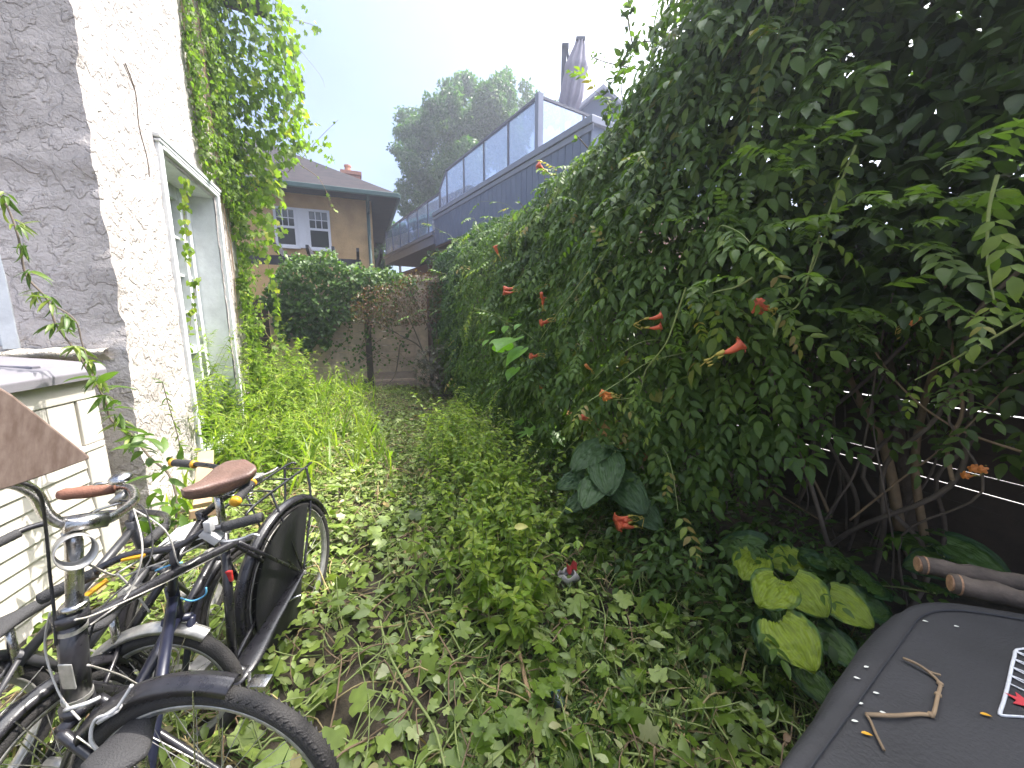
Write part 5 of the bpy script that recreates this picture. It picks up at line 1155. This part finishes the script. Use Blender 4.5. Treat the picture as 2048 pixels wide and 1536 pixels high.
mb.build('cable', M['grip_black'], ba, True)
mb = MB()
for q in ([A(150, 1240, .80), A(200, 1225, .88), A(330, 1165, 1.09), A(460, 1098, 1.32)], [A(175, 1330, .84), A(240, 1350, .95), A(330, 1385, 1.08), A(455, 1350, 1.24)], [A(100, 1225, .84), A(90, 1300, .84), A(120, 1390, .82), A(160, 1440, .80)], [A(250, 1010, 1.1), A(330, 1060, 1.12), A(360, 1130, 1.14), A(400, 1115, 1.2)], [A(265, 1010, 1.1), A(285, 1100, 1.02), A(255, 1190, .98), A(180, 1250, .86)]):
    mb.tube(spline(q, 6), .0026, 5)
mb.build('control_cables', M['cable'], ba, True)
mb = MB(); ad = nz(ht0-ht1)
for t_ in (.02, .16, .84, .97): c_ = ht1+(ht0-ht1)*t_; mb.tube([c_-ad*.006, c_+ad*.006], .0295, 16)
for q in (A(335, 1153, 1.115), A(255, 1187, 1.0), A(420, 1108, 1.26)): mb.tube([q-Xv*.010-UPV*.004, q+Xv*.010+UPV*.006], .0178, 12)
for q, r_ in ((st0-UPV*.01, .020), (A(450, 1062, 1.37), .019)): mb.tube([q-UPV*.008, q+UPV*.008], r_, 14); mb.tube([q+Yv*-.02-Xv*.012, q+Yv*-.02+Xv*.012], .006, 8)
for c_ in (cf+Yv*.058, cf-Yv*.058, hub+Xv*.062, hub-Xv*.062): mb.tube([c_-nz(c_-cf if abs(c_[1]-cf[1]) < .1 else c_-hub)*.004, c_+nz(c_-cf if abs(c_[1]-cf[1]) < .1 else c_-hub)*.010], .010, 6)
mb.build('bolts', M['alloy'], ba)
mb = MB(); mb.tube(spline([A(264, 1370, .80), A(245, 1400, .79), A(225, 1425, .78), A(190, 1440, .78), A(182, 1480, .77), A(200, 1505, .77)], 5), [.004]*26, 6); mb.bar(A(200, 1440, .78), A(240, 1415, .79), .02, .008); mb.tube(spline([A(130, 1420, .80), A(170, 1408, .80), A(200, 1395, .82)], 4), .005, 6); mb.build('caliper_brake', M['silver'], ba, True)
# carrier
rk = MB(); zr = .80
for s in (-.06, .06): rk.tube(spline([(-1.19+s, 1.52, zr-.02), (-1.19+s, 1.6, zr), (-1.2+s, 2.05, zr), (-1.2+s*.6, 2.1, zr-.01)], 4), .006, 7)
for y in (1.58, 1.72, 1.86, 2.0): rk.tube([(-1.255, y, zr), (-1.13, y, zr)], .004, 6)
for s in (-1, 1): rk.tube(spline([(-1.2+s*.06, 2.03, zr), (-1.17+s*.07, 1.97, .62), hub+Xv*s*.06], 6), .006, 7); rk.tube([(-1.19+s*.06, 1.7, zr), hub+Xv*s*.062], .005, 7)
rk.build('carrier', M['black_paint'], ba, True)
mb = MB(); mb.tube(spline([A(498, 1345, 1.45), A(545, 1265, 1.6), A(575, 1205, 1.66), A(604, 1190, 1.70)], 5), .006, 8); mb.build('kickstand', M['chrome'], ba, True)
mb = MB(); mb.bar(bb+Xv*.06, A(498, 1410, 1.16), .012, .02); mb.tube([A(498, 1410, 1.16)-Xv*.01, A(498, 1410, 1.16)+Xv*.03], .006, 8); mb.box(A(520, 1365, 1.2), (.07, .05, .02)); mb.build('crank', M['chrome'], ba, True, bevel=.002)
mb = MB(); mb.box(A(458, 1152, 1.33), (.028, .012, .045)); mb.build('reflector', M['red_plastic'], ba, bevel=.004)

def small_bike(name, label, fw, rw, head_top, head_bot, seat, R, fmat, bar, gripmat, ends, gl=.11, fend=True, wmat='alloy', turn=None):
    t = empty(name, label, 'bicycle', tuple(fw*[1, 1, 0])); fw = np.array(fw); rw = np.array(rw); f = nz((fw-rw)*[1, 1, 0]); a = nz(np.cross(f, UPV)); bbp = fw*.42+rw*.58+UPV*.02
    mb = MB(); mb.tube([head_top, head_bot], .019, 12); mb.tube([head_top-UPV*.04, seat-UPV*.16], .016, 12); mb.tube([head_bot+UPV*.02, bbp], .018, 12); mb.tube([seat-UPV*.12, bbp], .015, 12); mb.tube([bbp-a*.04, bbp+a*.04], .02, 12)
    for s in (-1, 1): mb.tube([bbp+a*s*.02, rw+a*s*.05], .009, 8); mb.tube([seat-UPV*.14+a*s*.01, rw+a*s*.05], .008, 8)
    mb.build('frame', fmat, t, True)
    mb = MB(); mb.tube([head_bot-a*.04, head_bot+a*.04], .014, 8)
    for s in (-1, 1): mb.tube([head_bot+a*s*.04, fw+a*s*.045], np.array([.013, .009]), 10)
    mb.build('fork', fmat, t, True)
    for c, g_ in ((fw, f if turn is None else np.array(turn)), (rw, f)):
        wheel(t, c, g_, R, .024, 20, False)
        if fend and not (turn is not None and c is rw): fender(t, c, g_, R+.016, 55 if turn is not None and c is fw else 15, 170, .055, M[wmat])
    mb = MB(); mb.tube(spline(bar, 6), .011, 12); mb.tube([head_top-UPV*.02, bar[len(bar)//2]], .014, 10); mb.build('handlebar', M['black_paint'], t, True)
    for e, nx in ((bar[0], bar[1]), (bar[-1], bar[-2])):
        d = nz(nx-e); mb = MB(); n = 12; mb.tube([e+d*gl*q for q in np.linspace(0, 1, n)], [.0165+.0012*(k % 2) for k in range(n)], 12); g = mb.build('grip', gripmat, t, True)
        if ends:
            mb = MB(); mb.tube([e-d*.008, e-d*.004, e+d*.012], [.010, .019, .0185], 12); mb.tube([e+d*(gl-.004), e+d*(gl+.008)], .019, 12); mb.build('end_cap', M['yellow'], g, True)
    mb = MB(); sx_ = a; G = []
    for q in np.linspace(0, 1, 12):
        w = np.interp(q, [0, .4, .8, 1], [.012, .03, .07, .03]); G.append([seat+f*(.11-.22*q)+sx_*w*math.sin(b_)+UPV*.02*math.cos(b_) for b_ in np.linspace(0, 2*math.pi, 17)])
    mb.grid(np.array(G)); mb.add([p for p in G[-1][:-1]], [tuple(range(16))]); mb.add([p for p in G[0][:-1]], [tuple(range(15, -1, -1))]); mb.build('saddle', M['grip_black'], t, True)
    mb = MB(); mb.tube([seat, seat-UPV*.2], .012, 10); mb.build('seat_post', M['chrome'], t, True)
    mb = MB(); mb.bar(bbp+a*.05, bbp+a*.05+f*.1-UPV*.08, .01, .016); mb.bar(bbp-a*.05, bbp-a*.05-f*.1+UPV*.08, .01, .016)
    for s in (-1, 1): mb.box(bbp+a*s*.09+s*(f*.1-UPV*.08), (.08, .07, .02), (a, f, UPV))
    mb.build('crank', M['alloy'], t)
    mb = MB(); mb.ring(bbp+a*.035, f, UPV, .065, .004, 30, 5); mb.ring(bbp+a*.035, f, UPV, .04, .003, 24, 5); mb.build('chain_ring', M['alloy'], t)
    return t
B_fw = np.array([-1.26, 1.21, .255]); B_rw = np.array([-1.10, .45, .255]); hbt = A(338, 1150, 1.18); 
bbk = small_bike('blue_bicycle', 'small dark blue bicycle with silver mudguards and black grips tangled behind the black roadster', B_fw, B_rw, hbt-UPV*.05, np.array([-1.19, 1.22, .55]), np.array([-.93, .80, .60]), .255, M['blue_paint'],
    [A(524, 1034, 1.22), A(455, 1052, 1.20), A(410, 1062, 1.17), A(350, 1095, 1.14), A(250, 1112, 1.09), A(150, 1165, 1.02), A(80, 1198, .98)], M['grip_black'], False, .12, True, 'alloy', (1, .15, 0))
mb = MB(); lv = [A(428, 1078, 1.19), A(455, 1082, 1.18), A(485, 1076, 1.19), A(505, 1068, 1.2), A(519, 1071, 1.2)]; mb.tube(spline(lv, 5), np.linspace(.0075, .0045, 21), 8, flat=.6); mb.bar(A(408, 1060, 1.17), A(440, 1080, 1.18), .04, .026); mb.box(A(418, 1052, 1.16), (.022, .02, .034)); mb.build('brake_lever', M['silver'], bbk, True, bevel=.004)
mb = MB(); mb.tube(spline([A(408, 1085, 1.17), A(350, 1115, 1.15), A(280, 1140, 1.1), A(245, 1155, 1.08)], 5), .003, 6); mb.tube(spline([A(357, 1078, 1.15), A(300, 1108, 1.12), A(245, 1140, 1.06), A(225, 1150, 1.05), A(180, 1130, .98), A(172, 1128, .96)], 5), .003, 6); mb.tube(spline([A(235, 1148, 1.05), A(262, 1175, 1.07), A(300, 1225, 1.1)], 5), .0035, 6); mb.build('cable', M['cable'], bbk, True)
mb = MB(); mb.tube(spline([A(310, 1142, 1.12), A(340, 1130, 1.14), A(365, 1125, 1.16)], 5), .003, 6); mb.tube(spline([A(358, 1195, 1.2), A(385, 1202, 1.2), A(410, 1190, 1.2), A(412, 1175, 1.2)], 5), .003, 6); mb.build('blue_cable', M['cable_blue'], bbk, True)
mb = MB(); mb.bar(A(160, 1200, 1.0), A(215, 1160, 1.05), .022, .006); mb.build('orange_decal', M['yellow'], bbk); mb = MB(); mb.bar(A(245, 1118, 1.08), A(290, 1110, 1.1), .02, .006); mb.build('orange_decal', M['yellow'], bbk)
C_fw = np.array([-1.36, 1.72, .25]); C_rw = np.array([-1.40, .98, .25])
cbk = small_bike('yellow_grip_bicycle', 'black bicycle with yellow ended grips squeezed between the roadster saddle and the shed', C_fw, C_rw, A(500, 955, 1.58)*.0+np.array([-1.32, 1.52, .80]), np.array([-1.33, 1.58, .55]), np.array([-1.38, 1.18, .62]), .25, M['black_paint'],
    [A(345, 925, 1.70), A(418, 931, 1.66), A(470, 945, 1.62), A(508, 948, 1.58), A(520, 958, 1.52), A(503, 966, 1.44), A(470, 1004, 1.32)], M['grip_black'], True, .12, True, 'black_paint')
cbk.location = cbk.location
mb = MB(); mb.tube(spline([A(512, 955, 1.5), A(540, 945, 1.6), A(556, 935, 1.65)], 4), .005, 6); mb.bar(A(505, 962, 1.48), A(520, 950, 1.55), .03, .02); mb.build('brake_lever', M['alloy'], cbk, True)

small_bike('grey_bicycle', 'dark grey bicycle at the back of the pile against the shed', np.array([-1.62, 1.70, .27]), np.array([-1.72, .95, .27]), np.array([-1.58, 1.48, .78]), np.array([-1.60, 1.55, .52]), np.array([-1.66, 1.12, .62]), .27, flat('dark_grey_paint', (.04, .04, .045), .4, var=.3),
    [np.array([-1.86, 1.22, .80]), np.array([-1.84, 1.36, .82]), np.array([-1.72, 1.48, .81]), np.array([-1.58, 1.50, .81]), np.array([-1.42, 1.46, .82]), np.array([-1.30, 1.34, .84]), np.array([-1.26, 1.22, .84])], M['grip_black'], False, .11, True, 'black_paint')
# brown wood grain board over the handlebar
q = [(-200, 640), (3, 783), (60, 830), (158, 905), (160, 911), (70, 940), (0, 966), (-200, 1060)]
tp_ = [A(x, y, .60+.10*(x/160.0)) for x, y in q]; nb = nz(np.cross(tp_[1]-tp_[3], tp_[6]-tp_[3])); nb = nb if nb[2] > 0 else -nb; k = len(q)
ctr_ = sum(tp_)/k; tp_ = [p-nb*float((p-ctr_)@nb) for p in tp_]
mb = MB(); bt_ = [p-nb*.012 for p in tp_]; mb.add(tp_+bt_, [tuple(range(k)), tuple(range(2*k-1, k-1, -1))]+[(i, i+k, (i+1) % k+k, (i+1) % k) for i in range(k)])
tag(mb.build('wooden_board', M['woodgrain'], None, bevel=.003), 'brown wood grain board with a pointed end lying over the bicycle handlebar', 'board')
# things by the house foot
cb = empty('cardboard_scrap', 'pale torn board scrap behind the bicycles at the house foot', 'scrap', A(400, 1060, 1.8))
mb = MB(); mb.box(A(388, 1062, 1.75), (.22, .16, .02), (nz(np.array([1, .2, .2])), nz(np.array([-.2, 1, .1])), UPV)); mb.build('sheet', flat('pale_plastic', (.5, .5, .5), .5, var=.2), cb)
mb = MB(); mb.bar(A(412, 905, 2.9), A(405, 1010, 2.35), .10, .03); mb.bar(A(378, 1030, 2.0), A(440, 1018, 2.1), .03, .05)
tag(mb.build('timber_offcut', flat('raw_timber', (.42, .28, .16), .7, var=.3), None, bevel=.004), 'raw timber offcuts leaning at the foot of the door', 'timber')

# ================================================================== BARBECUE COVER
M['cover'] = flat('charcoal_fabric', (.030, .029, .031), .68, bump=.18, bscale=160, var=.34, vscale=5)
ZT = .90; T1 = atZ(1838, 1196, ZT); T2 = atZ(1592, 1520, ZT); dl = nz(T2-T1)
poly = [T1, T1+nz(np.array([.86, -.30, 0]))*.95, T1+nz(np.array([.86, -.30, 0]))*.95+dl*1.1, T1+dl*1.35]
def rounded(poly, r, n=10):
    out = []
    for i, p in enumerate(poly):
        a = nz(poly[i-1]-p); b_ = nz(poly[(i+1) % len(poly)]-p); 
        p0 = p+a*r*1.3; p1 = p+b_*r*1.3
        for t in np.linspace(0, 1, n): out.append((1-t)**2*p0+2*t*(1-t)*p+t*t*p1)
        q0 = p1; q1 = poly[(i+1) % len(poly)]+nz(p-poly[(i+1) % len(poly)])*r*1.3
        for t in np.linspace(0, 1, 14)[1:-1]: out.append(q0+(q1-q0)*t)
    return np.array(out)
R0 = rounded(poly, .085); ctr = R0.mean(0); G = []
for k, (ins, dz) in enumerate([(1.0, 0)]+[(1-t, 0) for t in np.linspace(.05, 1, 26)]):
    ring = R0+(ctr-R0)*max(0, (1-k/26.0)*0+ (1-(k/26.0))) if k < 27 else R0
    G.append(ring)
out_dirs = nz(R0-ctr)
for o, dz in ((.012, -.004), (.022, -.014), (.030, -.03), (.034, -.06), (.034, -.12), (.04, -.25), (.05, -.4), (.06, -.6), (.075, -.78)): G.append(R0+out_dirs*o+UPV*dz)
G = np.array(G); sh = G.shape; Q = G.reshape(-1, 3); top = Q[:, 2] > ZT-.005
Q[:, 2] += .010*fbm(Q, 2.2, 12, 3)+.004*fbm(Q, 7, 13, 2); side = ~top; Q[side] += (np.repeat(out_dirs[None], sh[0], 0).reshape(-1, 3)*(.02*fbm(Q*[1, 1, .3], 7, 14, 2))[:, None])[side]
G = Q.reshape(sh); G = np.concatenate([G, G[:, :1]], 1)
bq = empty('barbecue_cover', 'charcoal fabric barbecue cover with white outlined logo patch in the near right corner', 'cover', (1.2, .4, 0))
mb = MB(); mb.grid(G); mb.build('fabric', M['cover'], bq, True)
seam = [R0[i]+(ctr-R0[i])*.05+UPV*.004 for i in range(len(R0))]; seam = [p+UPV*(.010*float(fbm([p], 2.2, 12, 3)[0])+.004*float(fbm([p], 7, 13, 2)[0])) for p in seam]
mb = MB(); mb.tube(seam, .0022, 5, closed=True); mb.build('seam', flat('black_thread', (.02, .02, .024), .7), bq)
def topz(p): return p[2]+.010*float(fbm([[p[0], p[1], ZT]], 2.2, 12, 3)[0])+.004*float(fbm([[p[0], p[1], ZT]], 7, 13, 2)[0])
def TP(px, py, lift=.003):
    p = atZ(px, py, ZT); p = p.copy(); p[2] = ZT; z = topz(p)+lift; p = atZ(px, py, z); return p
M['white_print'] = flat('white_print', (.62, .62, .63), .6, var=.15, vscale=60); M['red_print'] = flat('red_print', (.50, .04, .05), .6, var=.2, vscale=50)
mb = MB(); L0 = [(2260, 1440), (2245, 1300), (2215, 1285), (2150, 1287), (2048, 1297), (2032, 1301), (2029, 1312), (2024, 1330), (2018, 1360), (2008, 1400), (2000, 1425), (2006, 1431), (2048, 1434), (2150, 1446), (2240, 1456), (2260, 1440)]
mb.tube(spline([TP(x, y, .003) for x, y in L0], 4), .0028, 6, flat=.5); mb.build('logo_outline', M['white_print'], bq, True)
e1_ = nz(TP(2030, 1320)-TP(2010, 1410)); e1_[2] = 0; e1_ = nz(e1_); e2_ = nz(np.array([e1_[1], -e1_[0], 0]))
mb = MB(); rd_ = TP(2052, 1407, .004)
star = [(.0, .034), (.007, .014), (.026, .018), (.016, .003), (.028, -.014), (.010, -.010), (.003, -.03), (-.003, -.03), (-.010, -.010), (-.028, -.014), (-.016, .003), (-.026, .018), (-.007, .014)]
v = [rd_-e2_*y*.75+e1_*x*.75 for x, y in star]; mb.add(v+[p+UPV*.001 for p in v], [tuple(range(12, -1, -1)), tuple(range(13, 26))]); mb.build('logo_emblem', M['red_print'], bq)
try:
    for ch, (x, y) in zip('10000', ((2053, 1383), (2056, 1367), (2059, 1350), (2062, 1333), (2065, 1317))):
        cu = bpy.data.curves.new('logo_letter', 'FONT'); cu.body = ch; cu.size = .046; cu.extrude = .0006; cu.offset = .0007; cu.align_x = 'CENTER'; cu.align_y = 'CENTER'
        o = bpy.data.objects.new('logo_letter', cu); COL.objects.link(o); cu.materials.append(M['white_print'])
        mt = Matrix((( e1_[0], -e2_[0], 0), (e1_[1], -e2_[1], 0), (0, 0, 1))).to_4x4(); p = TP(x, y, .004)
        o.parent = bq; mt.translation = Vector(p)-bq.location; o.matrix_local = mt; o.scale = (.44, 1.15, 1)
        bpy.context.view_layer.update(); dg = bpy.context.evaluated_depsgraph_get(); me = bpy.data.meshes.new_from_object(o.evaluated_get(dg)); mm = o.matrix_local.copy()
        me.transform(mm); o2 = bpy.data.objects.new('logo_letter', me); COL.objects.link(o2); o2.parent = bq; bpy.data.objects.remove(o)
except Exception as ex: print('text', ex)
# twig on the cover
mb = MB()
tw_ = [(1806, 1316), (1838, 1330), (1862, 1348), (1880, 1368), (1876, 1390), (1868, 1425), (1862, 1430), (1838, 1428), (1790, 1431), (1760, 1430), (1732, 1429)]
pts = [TP(x, y, .007+.003*math.sin(i*1.7)) for i, (x, y) in enumerate(tw_)]; mb.tube(spline(pts, 4), np.linspace(.0026, .0036, 41), 7)
mb.tube(spline([TP(x, y, .006) for x, y in ((1732, 1429), (1740, 1440), (1752, 1468), (1768, 1500))], 4), .0024, 6); mb.tube(spline([TP(x, y, .008) for x, y in ((1852, 1340), (1866, 1346), (1881, 1350))], 4), .0022, 6)
for i in (3, 4, 6): mb.lathe(pts[i]-UPV*.004, UPV, [(0, .002), (.003, .0055), (.007, .005), (.009, .002)], 7)
tag(mb.build('fallen_twig', M['stem_brown'], None, True), 'crooked bare brown twig lying on the charcoal cover', 'twig')
for i, (x, y) in enumerate(((1845, 1241), (1908, 1252), (1728, 1334), (1707, 1354), (1746, 1385), (1716, 1407), (1759, 1423), (1703, 1441))):
    F = Fol(); F.add(T_ovate(.4, fold=.2, droop=.1), TP(x, y, .004), nz(np.array([.9, -.3+.2*(i % 3), .05])), UPV, .0115, .5); o = F.build('fallen_petal', flat('pale_petal', (.62, .62, .55), .6) if i == 0 else bpy.data.materials['pale_petal'])
    tag(o, 'tiny white petal fallen on the charcoal barbecue cover', 'petal', 'white petals on the cover')
for x, y, lb in ((1722, 1465, 'small yellow leaf fallen near the left edge of the charcoal cover'), (1960, 1427, 'small yellow leaf fallen beside the logo patch on the cover')):
    F = Fol(); F.add(T_ovate(.35, fold=.3, droop=.2), TP(x, y, .004), nz(np.array([.9, -.2, .1])), UPV, .018, .5); tag(F.build('yellow_leaf', M['yellow']), lb, 'leaf')
# rolls of bark / pipes beside the cover
M['pipe'] = flat('weathered_grey_log', (.105, .08, .062), .85, bump=.5, bscale=35, var=.5, vscale=14); M['pipe_end'] = flat('orange_cut_wood', (.36, .20, .11), .8, var=.5, vscale=60)
def logthing(label, a, b_, r):
    t = empty('log', label, 'log', a, 'logs beside the cover'); d = nz(b_-a); n = 14
    mb = MB(); mb.tube([a+(b_-a)*s+rnd(1, .0015)[0] for s in np.linspace(0, 1, n)], r*(1+.05*RNG.normal(0, 1, n)), 18); mb.build('bark', M['pipe'], t, True)
    mb = MB(); mb.tube([a-d*.003, a+d*.01], r*.82, 16); mb.tube([a+d*.012, a+d*.016], r*1.05, 16); mb.build('cut_end', M['pipe_end'], t)
logthing('upper grey log with orange cut end behind the barbecue cover', atZ(1836, 1128, .86), atZ(2230, 1205, .86), .026)
logthing('lower grey log with orange cut end lying against the barbecue cover', atZ(1902, 1166, .885), atZ(2230, 1245, .885), .026)

# ================================================================== LITTER
M['tin_white'] = flat('white_wrapper', (.34, .31, .29), .35, var=.2); M['tin_red'] = flat('red_wrapper', (.45, .05, .05), .35, var=.2)
cn_ = empty('crushed_carton', 'crumpled red and white drink carton lying in the weeds', 'carton', atZ(1135, 1160, .08)); c = atZ(1135, 1158, .10)
mb = MB(); G = [[c+np.array([math.cos(a)*r*(1+.25*math.sin(3*a+k)), math.sin(a)*r*.8, h+.012*math.sin(5*a)]) for a in np.linspace(0, 2*math.pi, 19)] for k, (r, h) in enumerate(((.005, .0), (.045, -.005), (.06, .01), (.055, .035), (.05, .04), (.047, .025)))]
mb.grid(np.array(G)); mb.build('bowl', M['tin_white'], cn_, True)
mb = MB(); G = [[c+np.array([.035+.045*s, .03+.02*math.sin(4*s)+.01*t, .03+.05*t+.012*math.cos(6*s)]) for s in np.linspace(-.8, .6, 9)] for t in np.linspace(0, 1, 5)]; mb.grid(np.array(G)); mb.build('flap', M['tin_red'], cn_, True)
btl = empty('plastic_bottle', 'clear plastic bottle with blue label lying on the soil', 'bottle', atZ(1110, 1370, .04)); a = atZ(1108, 1335, .05); b_ = atZ(1118, 1415, .04); d = nz(b_-a); L = np.linalg.norm(b_-a)
mb = MB(); mb.lathe(a, d, [(0, .010), (L*.12, .011), (L*.3, .026), (L*.5, .028), (L*.9, .028), (L, .022)], 16); mb.build('body', flat('clear_plastic', (.12, .15, .17), .12, spec=.8), btl, True)
mb = MB(); mb.lathe(a, d, [(L*.42, .0288), (L*.74, .0288)], 16); mb.build('label_band', flat('blue_label', (.10, .22, .42), .4, var=.3, vscale=60), btl, True)
mb = MB(); mb.lathe(a-d*.012, d, [(0, .012), (.014, .012)], 14); mb.build('cap', M['tin_white'], btl)
for q, r, lb in ((((1032, 1270), (1044, 1330), (1058, 1390), (1078, 1450)), .011, 'bare pale broken cane lying between the leaves near the bottle'),):
    mb = MB(); mb.tube(spline([atZ(x, y, .08) for x, y in q], 5), np.linspace(r*.7, r, 16), 9); tag(mb.build('broken_cane', flat('pale_cane', (.34, .22, .12), .7, bump=.4, bscale=40, var=.4, vscale=12), None, True), lb, 'cane')
F = Fol(); F.add(T_ovate(.5, fold=.4, droop=.1), atZ(1028, 1055, .56), nz(np.array([1, .1, .05])), UPV-Yv*.7, .075, .5); tag(F.build('yellow_leaf', leafmat('pale_yellow_leaf', [(0, (.42, .40, .09)), (1, (.5, .45, .12))], .3)), 'pale yellow leaf lying on top of the weed clump', 'leaf')
F = Fol()
for x, y in ((1215, 1418), (1195, 1400), (1160, 1500), (1390, 1420), (1340, 1440), (815, 1338), (1188, 1525)):
    F.add(CORD, atZ(x, y, .05), nz(rnd(1)*[1, 1, .2]), UPV+rnd(1, .3), RNG.uniform(.035, .06), RNG.random(1))
tag(F.build('dead_leaves', leafmat('dead_leaf', [(0, (.35, .14, .06)), (1, (.42, .30, .16))], .2)), 'orange brown dead leaves on the soil in the foreground', 'leaves', kind='stuff')
if HAZE > 0:
    hm = bpy.data.materials.new('haze'); hm.use_nodes = True; nt = hm.node_tree; nt.nodes.remove(nt.nodes['Principled BSDF']); pv = nt.nodes.new('ShaderNodeVolumePrincipled')
    pv.inputs['Color'].default_value = (.82, .88, 1, 1); pv.inputs['Density'].default_value = HAZE; pv.inputs['Anisotropy'].default_value = .55
    nt.links.new(pv.outputs[0], nt.nodes['Material Output'].inputs['Volume'])
    mb = MB(); mb.box((0, 12, 8.5), (60, 60, 19.2)); o = mb.build('haze', hm); tag(o, kind='stuff')
